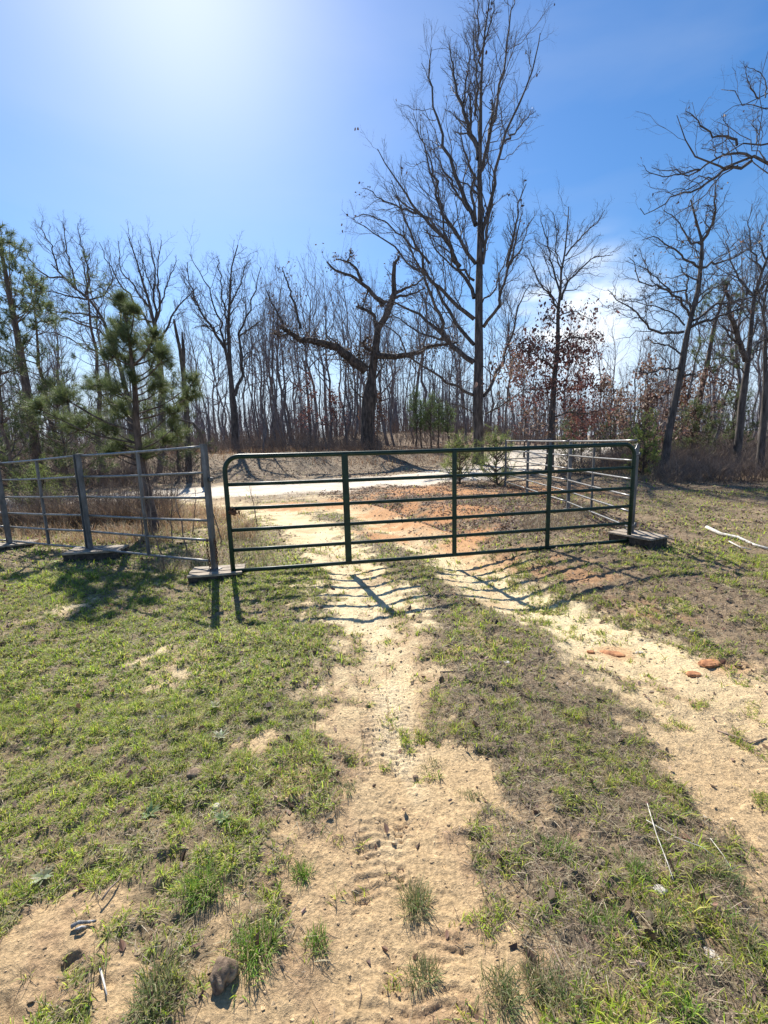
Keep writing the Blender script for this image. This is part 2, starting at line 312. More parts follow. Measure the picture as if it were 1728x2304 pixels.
# ------------------------------------------------------------------ ground
def axis(a, b, lo, hi):
    u0 = math.asinh(lo/a)/b; u1 = math.asinh(hi/a)/b
    u = np.arange(math.floor(u0), math.ceil(u1)+1); return a*np.sinh(b*u)
gx = axis(.65, .0085, -700, 700); gy = axis(.65, .0085, -4.5, 900) + 1.0
X, Y = np.meshgrid(gx, gy); f = fields(X.ravel(), Y.ravel())
Zv = height(X.ravel(), Y.ravel(), f)
def lerp(a, b, t): return a*(1-t[:, None]) + np.asarray(b)*t[:, None]
def ground_col(x, y, f):
    o = np.ones((len(x), 3))
    soil = o*np.array([.27, .195, .12])
    c = lerp(soil, [.21, .22, .08], np.clip(f['g']*.8, 0, 1))
    c = lerp(c, [.20, .155, .105], np.clip(f['thatch']*.8*(f['med']*.7+.3), 0, 1))
    c = lerp(c, [.13, .095, .07], np.clip(f['litter']*.85, 0, 1))
    sandc = lerp(o*np.array([.52, .365, .20]), [.74, .60, .36], ss(1.4, 4.0, y)*ss(.3, .6, f['n2']*.5+f['n1']*.5+.08))
    sandc = lerp(sandc, [.33, .215, .125], .75*ss(.50, .62, f['n3']*.3+f['n1']*.4+f['n2']*.3))
    sandc = lerp(sandc, [.74, .60, .38], .7*np.exp(-(f['dL']/.13)**2)*ss(1.2, 2.0, y)*ss(.35, .5, f['n2']))
    c = lerp(c, sandc, f['sand'])
    c = lerp(c, [.36, .265, .165], .7*ss(0, 1, f['apron'])*ss(.35, .6, f['n2']*.6+f['n3']*.4))
    c = lerp(c, [.48, .235, .10], (.85*ss(5.5, 7, y)+.45*(1-ss(5.5, 7, y)))*f['clay'])
    c = lerp(c, [.66, .58, .47], f['road']*(.75+.25*ss(.35, .6, f['n2'])))
    c = lerp(c, [.25, .18, .12], ss(30, 44, y)*.8*(1-f['road']))
    c = lerp(c, [.36, .28, .18], .6*ss(17, 20, y)*(1-ss(26, 32, y))*(1-f['road'])*ss(.4, .6, f['n2']))
    c *= (.86 + .28*f['n3'])[:, None]
    return c
nxg, nyg = len(gx), len(gy)
idx = np.arange(nxg*nyg).reshape(nyg, nxg)
q = np.stack([idx[:-1, :-1], idx[:-1, 1:], idx[1:, 1:], idx[1:, :-1]], -1).reshape(-1, 4)
gm = mesh('ground', np.stack([X.ravel(), Y.ravel(), Zv], 1), q, None, ground_col(X.ravel(), Y.ravel(), f), M_ground, True)
tag(link('ground', gm), kind='structure')
print('ground', nxg*nyg)

# ------------------------------------------------------------------ scatter: blades and leaves
def norm(v): return v/(np.linalg.norm(v, axis=-1, keepdims=True)+1e-9)
def blades(pos, length, width, lean, col, az=None, rng=RNG, droop=.5):
    n = len(pos)
    if az is None: az = rng.uniform(0, 2*np.pi, n)
    d = np.stack([np.cos(az), np.sin(az), np.zeros(n)], 1); s = np.stack([-np.sin(az), np.cos(az), np.zeros(n)], 1)
    z = np.array([0, 0, 1.0]); L_ = length[:, None]; cl = np.cos(lean)[:, None]; sl_ = np.sin(lean)[:, None]
    mid = pos + (z*cl + d*sl_)*L_*.55
    l2 = np.minimum(lean + droop, 1.65); tip = mid + (z*np.cos(l2)[:, None] + d*np.sin(l2)[:, None])*L_*.45
    w_ = width[:, None]*.5
    tw = rng.uniform(-.8, .8, n)[:, None]; s2 = norm(s + d*tw)
    V = np.stack([pos - s2*w_, pos + s2*w_, mid + s2*w_*.85, mid - s2*w_*.85, tip], 1).reshape(-1, 3)
    b = np.arange(n)[:, None]*5
    return V, b + np.array([0, 1, 2, 3]), b + np.array([3, 2, 4]), np.repeat(col, 5, 0)
def leafmesh(pos, size, col, rng=RNG, flat=.5, aspect=.5):
    n = len(pos); az = rng.uniform(0, 2*np.pi, n); pit = rng.normal(0, flat, n)
    a = np.stack([np.cos(az)*np.cos(pit), np.sin(az)*np.cos(pit), np.sin(pit)], 1)
    b = norm(np.cross(a, norm(rng.normal(0, flat, (n, 3)) + np.array([0, 0, 1.0])))); c = np.cross(a, b)
    s = size[:, None]; k = rng.uniform(-.1, .45, n)[:, None]*s; cu = rng.uniform(-.2, .35, n)[:, None]*s
    p0 = pos; p1 = pos + a*s*.35 + b*s*aspect*.5 + c*k; p2 = pos + a*s*.75 + b*s*aspect*.42 + c*(k+cu*.6)
    p3 = pos + a*s + c*cu; p4 = pos + a*s*.72 - b*s*aspect*.45 + c*(k+cu*.5); p5 = pos + a*s*.33 - b*s*aspect*.46 + c*k*.8
    V = np.stack([p0, p1, p2, p3, p4, p5], 1).reshape(-1, 3); i = np.arange(n)[:, None]*6
    Q = np.concatenate([i+np.array([0, 1, 2, 3]), i+np.array([0, 3, 4, 5])])
    return V, Q, np.repeat(col, 6, 0)
def palette(n, cols, rng=RNG, jit=.18):
    cols = np.array(cols); return cols[rng.integers(0, len(cols), n)]*(1 + rng.normal(0, jit, (n, 1)))*(1 + rng.normal(0, .05, (n, 3)))
def scatter(n, y0, y1, half=1.05, key='g', thr=None, rng=RNG, x0=None, x1=None, power=1.0):
    """points in the wedge that can be seen (plus a margin), uniform per area"""
    y = np.sqrt(rng.uniform(0, 1, n)*(y1**2-y0**2) + y0**2) if x0 is None else rng.uniform(y0, y1, n)
    x = rng.uniform(-1, 1, n)*half*(y+.3) if x0 is None else rng.uniform(x0, x1, n)
    f = fields(x, y); k = f[key] if key else np.ones(n)
    keep = rng.uniform(0, 1, n) < np.clip(k, 0, 1)**power
    x, y = x[keep], y[keep]
    f = {a: b[keep] for a, b in f.items()}
    return np.stack([x, y, height(x, y, f)], 1), f
GREEN = [(.34, .45, .035), (.40, .49, .045), (.21, .33, .04), (.46, .52, .07), (.52, .50, .11), (.12, .19, .04), (.40, .34, .16), (.36, .28, .15)]
STRAW = [(.38, .30, .19), (.26, .20, .13), (.50, .42, .29), (.15, .115, .08), (.20, .155, .105)]
mb = MB()
for (n, y0, y1, wd, ln) in ((300000, .7, 2.6, .0026, .030), (420000, 2.6, 5.5, .0045, .034), (330000, 5.5, 12, .009, .045), (90000, 12, 24, .02, .06)):
    p, fl = scatter(n, y0, y1)
    k = len(p); tall = RNG.uniform(0, 1, k)**3
    ln_ = ln*(.45 + .6*RNG.uniform(0, 1, k) + 1.1*tall*ss(.5, .7, fl['n2'])) * (.55 + 1.3*ss(.42, .68, fl['n4']))
    V, Q, T, C = blades(p - [0, 0, .003], ln_, wd*RNG.uniform(.7, 1.6, k), np.abs(RNG.normal(.85, .4, k)), palette(k, GREEN)*(.75+.6*fl['n1'][:, None]))
    mb.add(V, Q, T, C)
    # small broad weed leaves in the turf
    sel = RNG.uniform(0, 1, k) < .10; k2 = sel.sum()
    V, Q, C = leafmesh(p[sel] + [0, 0, .010], wd*RNG.uniform(1.8, 4, k2), palette(k2, [(.20, .29, .06), (.29, .37, .07), (.36, .42, .10), (.36, .29, .16)]), flat=.45, aspect=.8)
    mb.add(V, Q, None, C)
o = mb.build('short_grass', M_grass); tag(o, 'short green winter grass and tiny weeds in patches over the soil', 'grass', kind='stuff')
print('grass done', mb.n)
mb = MB()
for (n, y0, y1, wd, ln) in ((80000, .7, 2.6, .0018, .05), (120000, 2.6, 6, .003, .06), (90000, 6, 14, .006, .09)):
    p, fl = scatter(n, y0, y1, key='thatch')
    k = len(p)
    V, Q, T, C = blades(p + [0, 0, .003], ln*RNG.uniform(.4, 1.5, k), wd*RNG.uniform(.7, 1.5, k), RNG.uniform(1.15, 1.55, k), palette(k, STRAW), droop=.12)
    mb.add(V, Q, T, C)
for (n, y0, y1, wd, ln) in ((14000, .7, 2.6, .0018, .045), (30000, 2.6, 7, .003, .05)):      # sparse straw on the bare sand
    p, fl = scatter(n, y0, y1, key=None); p = p[ss(.44, .60, fl['n2']*.5+fl['n3']*.5) > RNG.uniform(0, 1, len(p))]; k = len(p)
    V, Q, T, C = blades(p + [0, 0, .004], ln*RNG.uniform(.3, 1.4, k), wd*RNG.uniform(.7, 1.5, k), RNG.uniform(1.2, 1.57, k), palette(k, STRAW + [(.10, .07, .05), (.14, .09, .06)]), droop=.1)
    mb.add(V, Q, T, C)
o = mb.build('dead_grass_thatch', M_leaf); tag(o, 'flattened straw coloured dead grass lying on the soil', 'thatch', kind='stuff')
LEAFC = [(.25, .15, .10), (.30, .19, .13), (.20, .13, .09), (.15, .095, .07), (.27, .18, .125), (.10, .065, .05), (.40, .31, .24), (.18, .11, .08)]
mb = MB()
for (n, y0, y1, sz) in ((2500, .8, 3, .028), (16000, 3, 7, .05), (120000, 7, 16, .055), (110000, 16, 40, .09)):
    p, fl = scatter(n, y0, y1, key='litter'); k = len(p)
    V, Q, C = leafmesh(p + np.stack([np.zeros(k), np.zeros(k), RNG.uniform(.003, .02, k)], 1), sz*RNG.uniform(.6, 1.3, k), palette(k, LEAFC), flat=.35)
    mb.add(V, Q, None, C)
p, fl = scatter(11000, .9, 8, key=None); p = p[(RNG.uniform(0, 1, len(p)) < 1-.8*fl['sand'])]; k = len(p)
V, Q, C = leafmesh(p + [0, 0, .008], RNG.uniform(.008, .045, k), palette(k, LEAFC), flat=.4); mb.add(V, Q, None, C)
p, fl = scatter(9000, .9, 9, key=None); p = p[(fl['n2']*.5+fl['n3']*.5 > .54) & (fl['sand'] < .4)]; k = len(p)
V, Q, C = leafmesh(p + [0, 0, .012], RNG.uniform(.02, .055, k), palette(k, [(.10, .065, .045), (.07, .05, .035), (.16, .10, .07), (.30, .21, .15)]), flat=.6, aspect=.7); mb.add(V, Q, None, C)
o = mb.build('leaf_litter', M_leaf); tag(o, 'fallen brown oak leaves scattered over the ground', 'leaf litter', kind='stuff')
# pebbles and soil crumbs
def lump(rng, k=1):
    t = (1+5**.5)/2
    v = norm(np.array([(-1, t, 0), (1, t, 0), (-1, -t, 0), (1, -t, 0), (0, -1, t), (0, 1, t), (0, -1, -t), (0, 1, -t), (t, 0, -1), (t, 0, 1), (-t, 0, -1), (-t, 0, 1)], float))
    fcs = np.array([(0, 11, 5), (0, 5, 1), (0, 1, 7), (0, 7, 10), (0, 10, 11), (1, 5, 9), (5, 11, 4), (11, 10, 2), (10, 7, 6), (7, 1, 8), (3, 9, 4), (3, 4, 2), (3, 2, 6), (3, 6, 8), (3, 8, 9), (4, 9, 5), (2, 4, 11), (6, 2, 10), (8, 6, 7), (9, 8, 1)])
    for _ in range(k):
        nv = list(v); cache = {}; nf = []
        def md(a, b):
            key = (min(a, b), max(a, b))
            if key not in cache: cache[key] = len(nv); nv.append((nv[a]+nv[b])/np.linalg.norm(nv[a]+nv[b]))
            return cache[key]
        for a, b, c in fcs:
            x_, y_, z_ = md(a, b), md(b, c), md(c, a); nf += [(a, x_, z_), (b, y_, x_), (c, z_, y_), (x_, y_, z_)]
        v = np.array(nv); fcs = np.array(nf)
    return v, fcs
mb = MB(); bv, bf = lump(RNG, 0)
for (n, y0, y1, sz) in ((7000, .8, 3, .0030), (7000, 3, 7, .006)):
    p, fl = scatter(n, y0, y1, key=None); k = len(p)
    V = bv[None]*(1+RNG.normal(0, .3, (k, 12, 1)))*(sz*RNG.lognormal(0, .45, (k, 1, 1)))*np.array([1.2, 1, .7]) + p[:, None, :]
    T = bf[None] + (np.arange(k)*12)[:, None, None]
    mb.add(V.reshape(-1, 3), None, T.reshape(-1, 3), np.repeat(ground_col(p[:, 0], p[:, 1], fl)*RNG.uniform(.55, 1.2, (k, 1)), 12, 0))
M_pebble = mat('soil_crumbs', attr=True, rough=.9, var=.2, scale=100)
o = mb.build('soil_crumbs', M_pebble); tag(o, 'small crumbs of soil and grit lying on the track', 'gravel', kind='stuff')
print('scatter done')

# ------------------------------------------------------------------ gate
GA = np.array([-1.84, 5.14]); GB = np.array([3.50, 6.15]); GU = (GB-GA)/np.linalg.norm(GB-GA); GL = float(np.linalg.norm(GB-GA))
def gp(u, z): return np.array([*(GA + GU*u), z])
gate = empty('farm_gate', (*GA, 0), 'long dark green six bar tubular steel gate closed across the dirt track', 'gate')
zb, zt, R_ = .085, 1.455, .17
pts = [gp(0, .02), gp(0, .4), gp(0, .8), gp(0, zt-R_)]
for a in np.linspace(0, 90, 8)[1:]: pts.append(gp(R_ - R_*math.cos(math.radians(a)), zt - R_ + R_*math.sin(math.radians(a))))
for u in np.linspace(.3, GL-R_, 14): pts.append(gp(u, zt - .012*math.sin(u/GL*math.pi)))
for a in np.linspace(90, 0, 8)[1:]: pts.append(gp(GL - R_ + R_*math.cos(math.radians(a)), zt - R_ + R_*math.sin(math.radians(a))))
pts += [gp(GL, .8), gp(GL, .10)]
MB().tube(pts, .028, 12, True, (-GU[1], GU[0], 0)).build('frame', M_green, gate, True)
for z in (1.130, .845, .585, .340, zb):
    us = np.linspace(.02, GL-.02, 12); MB().tube([gp(u, z - .012*math.sin(u/GL*math.pi)) for u in us], .0225 if z > .1 else .0245, 10).build('rail', M_green, gate, True)
nrm = np.array([-GU[1], GU[0], 0])
for u in (1.40, 2.80, 4.14):
    wdt = .078 if u < 2 else .056
    ang = math.atan2(GU[1], GU[0])
    MB().box(gp(u, (zb+zt)/2) - nrm*.018, (wdt, .034, zt-zb-.006), ang, 0, .006).build('upright', M_green, gate)
# latch plate with a rusty lump of chain at the left upright
b_ = MB(); b_.box(gp(.05, .80) - nrm*.02, (.09, .05, .05), math.atan2(GU[1], GU[0]), .5, .008)
for i in range(5):
    c = gp(.03+.025*i, .845-.012*i) - nrm*.035; an = np.linspace(0, 2*np.pi, 11)
    e1 = np.array([*GU, 0]) if i % 2 else nrm; b_.tube([c + e1*.016*math.cos(a) + np.array([0, 0, .022*math.sin(a)]) for a in an], .005, 6, False)
b_.build('latch', M_rust, gate, True)
for z in (1.30, .30):
    b_ = MB(); b_.tube([gp(GL, z), gp(GL+.05, z)-nrm*.0, gp(GL+.09, z)], .011, 8); b_.tube([gp(GL+.09, z-.04), gp(GL+.09, z+.04)], .014, 8)
    b_.build('hinge', M_galv_dull, gate, True)

# ------------------------------------------------------------------ fence posts, panels, bases
def fence_post(xy, z0, z1, wdt, dep, rot, label, m_=M_galv_dull, cap=True, group='steel posts of the pipe fence'):
    t = empty('fence_post', (*xy, 0), label, 'fence post', group)
    b = MB(); L_ = z1-z0; zc = (z0+z1)/2; c_, s_ = math.cos(rot), math.sin(rot); th_ = .006
    if wdt > .08:      # channel section
        b.box((*xy, zc), (wdt, th_*2, L_), rot, 0, .002)
        for sgn in (-1, 1):
            b.box((xy[0]+c_*sgn*(wdt/2-th_) + s_*dep/2, xy[1]+s_*sgn*(wdt/2-th_) - c_*dep/2, zc), (th_*2, dep, L_-.004), rot, 0, .002)
    else:
        b.box((*xy, zc), (wdt, dep, L_), rot, 0, .006)
    b.build('shaft', m_, t)
    b = MB(); b.box((*xy, z0+.006), (wdt+.06, dep+.06, .012), rot, 0, .003); b.build('foot_plate', m_, t)
    if cap: b = MB(); b.box((xy[0], xy[1], z1+.004), (wdt+.006, dep+.006, .008), rot, 0, .002); b.build('cap', m_, t)
    return t
def panel(A, B, zA, zB, label, strips=(.5,), r=.016, m_=M_galv, thick=None):
    A = np.array(A); B = np.array(B); t = empty('pipe_fence', (*A, 0), label, 'fence panel', 'pipe fence panels beside the gate')
    for i, (a, b) in enumerate(zip(zA, zB)):
        p = [np.array([*(A+(B-A)*s), a+(b-a)*s - .006*math.sin(s*math.pi)]) for s in np.linspace(0, 1, 9)]
        MB().tube(p, r if i else r*1.15, 10).build('rail', m_, t, True)
    for s in strips:
        q_ = A+(B-A)*s; z1 = zA[0]+(zB[0]-zA[0])*s; z0 = zA[-1]+(zB[-1]-zA[-1])*s
        MB().box((*q_, (z0+z1)/2), (.034, .036, z1-z0), math.atan2(*(B-A)[::-1]), 0, .004).build('upright', M_galv_dull, t)
    return t
def post_base(xy, rot, size, zt_, label, nplank=3, gap=.018, plank_len=None):
    t = empty('post_base', (*xy, 0), label, 'post base', None)
    c_, s_ = math.cos(rot), math.sin(rot); Lx, Ly = size; g0 = hz(*xy)
    for sg in (-1, 1):
        off = (Ly/2-.045)*sg
        MB().box((xy[0]-s_*off, xy[1]+c_*off, (zt_-.03+g0-.06)/2), (Lx-.01, .085, zt_-.03-g0+.06), rot, 0, .008).build('timber', M_wood_dark, t)
    MB().box((xy[0]+c_*(Lx/2-.05), xy[1]+s_*(Lx/2-.05), (zt_-.034+g0-.05)/2), (.075, Ly-.19, zt_-.034-g0+.05), rot, 0, .006).build('end_block', M_wood_dark, t)
    wd_ = (Ly+.03 - gap*(nplank-1))/nplank
    for i in range(nplank):
        off = -Ly/2-.015 + wd_*(i+.5) + gap*i
        MB().box((xy[0]-s_*off, xy[1]+c_*off, zt_-.014+.002*(i % 2)), (Lx+.02*(i % 2), wd_, .028), rot+.012*(i-1), .01*(i-1), .004).build('plank', M_wood, t)
    return t
PA = (-2.09, 5.22); PB = (-4.30, 6.30); PC = (-6.20, 7.16); PD = (-8.6, 8.2)
ar = math.atan2(PB[1]-PA[1], PB[0]-PA[0])
zs1 = (1.575, 1.27, .972, .694, .449, .187); zs2 = (1.488, 1.19, .905, .632, .398, .142); zs3 = (1.385, 1.117, .842, .576, .347, .109)
def tw(a, b, d):   # point d metres from a towards b
    a, b = np.array(a), np.array(b); return tuple(a + (b-a)/np.linalg.norm(b-a)*d)
panel(tw(PA, PB, .035), tw(PB, PA, .05), zs1, zs2, 'grey six rail pipe panel between the gate side post and the wide channel post', (.49,))
panel(tw(PB, PC, .05), tw(PC, PB, .05), zs2, zs3, 'grey six rail pipe panel between the wide channel post and the leftmost post', (.50,))
panel(tw(PC, PD, .05), PD, zs3, tuple(z-.08 for z in zs3), 'stub of grey pipe panel running out at the left edge of the photo', (.5,))
fence_post(PA, .085, 1.60, .062, .062, ar, 'slim grey square post with hanging chain left of the green gate')
fence_post(PB, .14, 1.51, .125, .06, ar+math.pi-.25, 'wide grey channel post standing on dark timber base in the left fence')
fence_post(PC, .07, 1.41, .105, .06, ar+math.pi-.25, 'leftmost grey channel post by the left edge of the photo')
post_base((PA[0]+.03, PA[1]+.0), math.radians(10), (.62, .36), .085, 'pale three plank base under the square post beside the gate')
post_base((PB[0]+.08, PB[1]-.02), math.radians(8), (.74, .36), .14, 'dark timber base with planks under the wide channel post')
post_base((PC[0]-.05, PC[1]-.02), math.radians(24), (.75, .34), .07, 'dark plank base under the leftmost fence post')
# small bracket and chain at the square post
brk = MB().box((PA[0]+.055, PA[1]-.01, 1.19), (.045, .05, .05), .1, 0, .006).build('gate_bracket', M_galv_dull); tag(brk, 'small square steel bracket fixed high on the slim gate side post', 'bracket')
def chain(path, label, rl=.021):
    t = MB(); path = np.array(path, float); seg = np.linalg.norm(np.diff(path, axis=0), axis=1); cum = np.concatenate([[0], np.cumsum(seg)])
    n = int(cum[-1]/(rl*1.45)); an = np.linspace(0, 2*np.pi, 13)
    for i in range(n):
        s_ = cum[-1]*(i+.5)/n; c = np.array([np.interp(s_, cum, path[:, k]) for k in range(3)]); c2 = np.array([np.interp(s_+.01, cum, path[:, k]) for k in range(3)])
        T_ = (c2-c)/(np.linalg.norm(c2-c)+1e-9); ref = np.array([1.0, 0, 0]) if i % 2 else np.array([0, 1.0, 0])
        e = ref - T_*(ref@T_); e /= np.linalg.norm(e)+1e-9
        t.tube([c + T_*rl*math.cos(a) + e*rl*.62*math.sin(a) for a in an], .0042, 6, False)
    return tag(t.build('chain', M_rust, None, True), label, 'chain')
x0, y0 = PA
chain([(x0-.045, y0-.045, .48), (x0-.05, y0-.05, .35), (x0-.04, y0-.05, .2), (x0-.03, y0-.055, .08), (x0+.05, y0-.09, .062), (x0+.16, y0-.03, .062), (x0+.22, y0-.0, .062)], 'rusty chain hanging down the slim post and trailing over its plank base')
chain([(x0+.045, y0-.04, .48), (x0+.055, y0-.04, .36), (x0+.05, y0-.045, .24), (x0+.055, y0-.04, .17)], 'short rusty chain on the gate side of the slim post')
# right hand run
RA = (3.60, 6.27); RB = (4.0, 9.5); RC = (3.98, 12.2); RD = (3.95, 14.2); RE = (5.6, 14.8)
zr = (1.50, 1.215, .945, .70, .47, .24); zr2 = (1.47, 1.17, .89, .64, .40, .17)
panel(tw(RA, RB, .04), tw(RB, RA, .04), zr, zr2, 'bright six rail pipe panel running back from the hinge post of the gate', (.53,), r=.017)
panel(tw(RB, RC, .04), tw(RC, RB, .04), zr2, zr2, 'bright pipe panel second back from the gate on the right', (), r=.017)
panel(tw(RC, RD, .04), tw(RD, RC, .04), zr2, zr2, 'farthest pipe panel of the run behind the right end of the gate', (), r=.017)
panel(tw(RD, RE, .04), RE, zr2, zr2, 'dull pipe panel turning right at the far end of the right run', (), r=.017, m_=M_galv_dull)
fence_post(RA, .17, 1.44, .05, .05, 0, 'grey hinge post standing behind the right end of the green gate')
fence_post(RB, .0, 1.50, .09, .055, 1.4, 'grey channel post second from the gate in the right fence run')
fence_post(RC, .0, 1.50, .09, .055, 1.4, 'grey post third from the gate in the right fence run')
fence_post(RD, .0, 1.50, .075, .06, 1.4, 'corner post at the far end of the right fence run')
fence_post(RE, .0, 1.50, .075, .06, .3, 'last dull post of the short panel behind the right run')
post_base((RA[0]+.06, RA[1]-.05), math.radians(-62), (.64, .40), .17, 'heavy dark base with pale planks under the hinge post right of the gate')
wr = MB().tube([(RA[0]-.05, RA[1]-.1, 1.46), (RA[0]-.12, RA[1]-.12, 1.30), (RA[0]-.09, RA[1]-.11, 1.17), (RA[0]-.17, RA[1]-.13, 1.10), (RA[0]-.06, RA[1]-.12, 1.13)], .006, 6).build('wire_loop', M_galv, None, True)
tag(wr, 'bent loop of bright wire tied at the top hinge of the gate', 'wire')
print('gate done')

# ------------------------------------------------------------------ trees
def resample(pts, n, rng=None, wig=0.0):
    pts = np.array(pts, float); seg = np.linalg.norm(np.diff(pts, axis=0), axis=1); c = np.concatenate([[0], np.cumsum(seg)])
    s = np.linspace(0, c[-1], n); o = np.stack([np.interp(s, c, pts[:, k]) for k in range(3)], 1)
    if rng is not None and wig:
        w_ = rng.normal(0, wig*c[-1], (n, 3)); w_[0] = 0; o = o + w_
    return o
def grow(Pt, R, nc, ang, ratio, upc, rng, tmin=.25, n=6, rr=.55, tip=.003, wig=.035, angj=.25, taper=.55, flat=1.0, lmin=.0):
    B, m_, _ = Pt.shape; Lp = np.linalg.norm(np.diff(Pt, axis=1), axis=2).sum(1)
    K = B*nc; pi = np.repeat(np.arange(B), nc)
    t = (np.tile(np.arange(nc), B) + rng.uniform(0, 1, K))/nc*(1-tmin) + tmin; t = np.clip(t, 0, .985)
    s = t*(m_-1); i0 = np.minimum(s.astype(int), m_-2); fr = (s-i0)[:, None]
    p0 = Pt[pi, i0]*(1-fr) + Pt[pi, i0+1]*fr; T = norm(Pt[pi, i0+1]-Pt[pi, i0])
    r0 = (R[pi, i0]*(1-fr[:, 0]) + R[pi, i0+1]*fr[:, 0])*rr*rng.uniform(.7, 1.15, K)
    rv = rng.normal(0, 1, (K, 3)); pe = norm(rv - T*(rv*T).sum(1, keepdims=True))
    a = ang + rng.normal(0, angj, K)
    d = norm(T*np.cos(a)[:, None] + pe*np.sin(a)[:, None])
    ln = np.maximum(Lp[pi]*ratio*(1.0-taper*t)*rng.uniform(.65, 1.25, K), lmin)
    u = np.linspace(0, 1, n)
    Q = p0[:, None, :] + d[:, None, :]*(u[None, :, None]*ln[:, None, None]); Q[:, :, 2] += upc*ln[:, None]*u[None, :]**2
    wg = np.cumsum(rng.normal(0, 1, (K, n, 3)), axis=1)*wig*ln[:, None, None]; wg -= wg[:, :1]; Q += wg
    tipr = np.minimum(tip, r0*.6)
    RR = r0[:, None]*(1-u[None, :]) + tipr[:, None]*u[None, :]
    return Q, RR
def crown_mesh(name, levels, ks, mat_, parent):
    b = MB()
    for (Q, R), k in zip(levels, ks):
        V, q_ = tubes(Q, R, k); b.add(V, q_)
    return b.build(name, mat_, parent, False)
def trunk_mesh(pts, rad, parent, mat_=M_bark, k=14, flare=1.5, name='trunk', seed=3):
    pts = np.array(pts, float); n = 40; q_ = resample(pts, n); rr = np.interp(np.linspace(0, 1, n), np.linspace(0, 1, len(rad)), rad)
    z = np.linspace(0, 1, n); Hh = np.linalg.norm(pts[-1]-pts[0]); rr = rr*(1 + (flare-1)*np.exp(-z*Hh/.35))
    V, qd = tubes(q_[None], rr[None], k); V = V.reshape(n, k, 3)
    rg = np.random.default_rng(seed); nz_ = rg.normal(0, .05, (n, k)); nz_ = (nz_ + np.roll(nz_, 1, 0) + np.roll(nz_, -1, 0))/2
    V = q_[:, None, :] + (V-q_[:, None, :])*(1+nz_[:, :, None])
    b = MB().add(V.reshape(-1, 3), qd); return b.build(name, mat_, parent, True)
def tips_leaves(Q, frac, size, cols, rng, per=3, spread=.12):
    tip = Q[:, -1]; k = rng.uniform(0, 1, len(tip)) < frac; tp = np.repeat(tip[k], per, 0); tp = tp + rng.normal(0, spread, tp.shape)
    return leafmesh(tp, size*rng.uniform(.6, 1.4, len(tp)), palette(len(tp), cols, rng), rng, flat=1.0, aspect=.6)

def trace(c, pts, Y0, dY=0.0):
    pp = px(c, pts); n = len(pp); return [P(x, y, Y0 + dY*i/max(n-1, 1)) for i, (x, y) in enumerate(pp)]
def traced_tree(name, label, cat, base_xy, trunk_pts, trunk_r, limbs, seed, leaf=None, lv=None, mat_=M_bark, kt=14, group=None, twig=M_twig, flare=1.45):
    """limbs: list of (points3d, r_start, r_end)"""
    rng = np.random.default_rng(seed)
    root = empty(name, base_xy, label, cat, group)
    trunk_mesh(trunk_pts, trunk_r, root, mat_, kt, flare, seed=seed)
    n = 14; Q0 = np.stack([resample(l[0], n, rng, .010) for l in limbs]); R0 = np.stack([np.linspace(l[1], l[2], n) for l in limbs])
    for q0_, r0_ in zip(Q0, R0): V, q_ = tubes(q0_[None], r0_[None], 8); MB().add(V, q_).build('limb', mat_, root, True)
    lv = lv or [dict(nc=10, ang=.6, ratio=.34, upc=.18, tmin=.2), dict(nc=6, ang=.65, ratio=.5, upc=.12), dict(nc=4, ang=.7, ratio=.55, upc=.05)]
    cur = (Q0, R0); levels = []
    # the top of the trunk also carries twigs
    tt = resample(trunk_pts, n); tr = np.interp(np.linspace(0, 1, n), np.linspace(0, 1, len(trunk_r)), trunk_r)
    top = tt[int(n*.55):]; top = resample(top, n)
    cur = (np.concatenate([Q0, top[None]]), np.concatenate([R0, np.linspace(tr[int(n*.55)], tr[-1], n)[None]]))
    for i, kw in enumerate(lv):
        kw = dict(kw); kw.setdefault('n', 7-i if i < 3 else 4); cur = grow(*cur, rng=rng, **kw); levels.append(cur)
    crown_mesh('crown', levels, [5, 4, 3, 3][:len(levels)], twig, root)
    if leaf:
        b = MB(); V, Q, C = tips_leaves(levels[-1][0], leaf[0], leaf[1], leaf[2], rng, *(leaf[3:] if len(leaf) > 3 else ())); b.add(V, Q, None, C); b.build('leaves', M_leaf, root)
    return root
def wr_(pxw, c, Y): return pxw/2/c[2]/F*Y     # crop-pixel width -> world radius

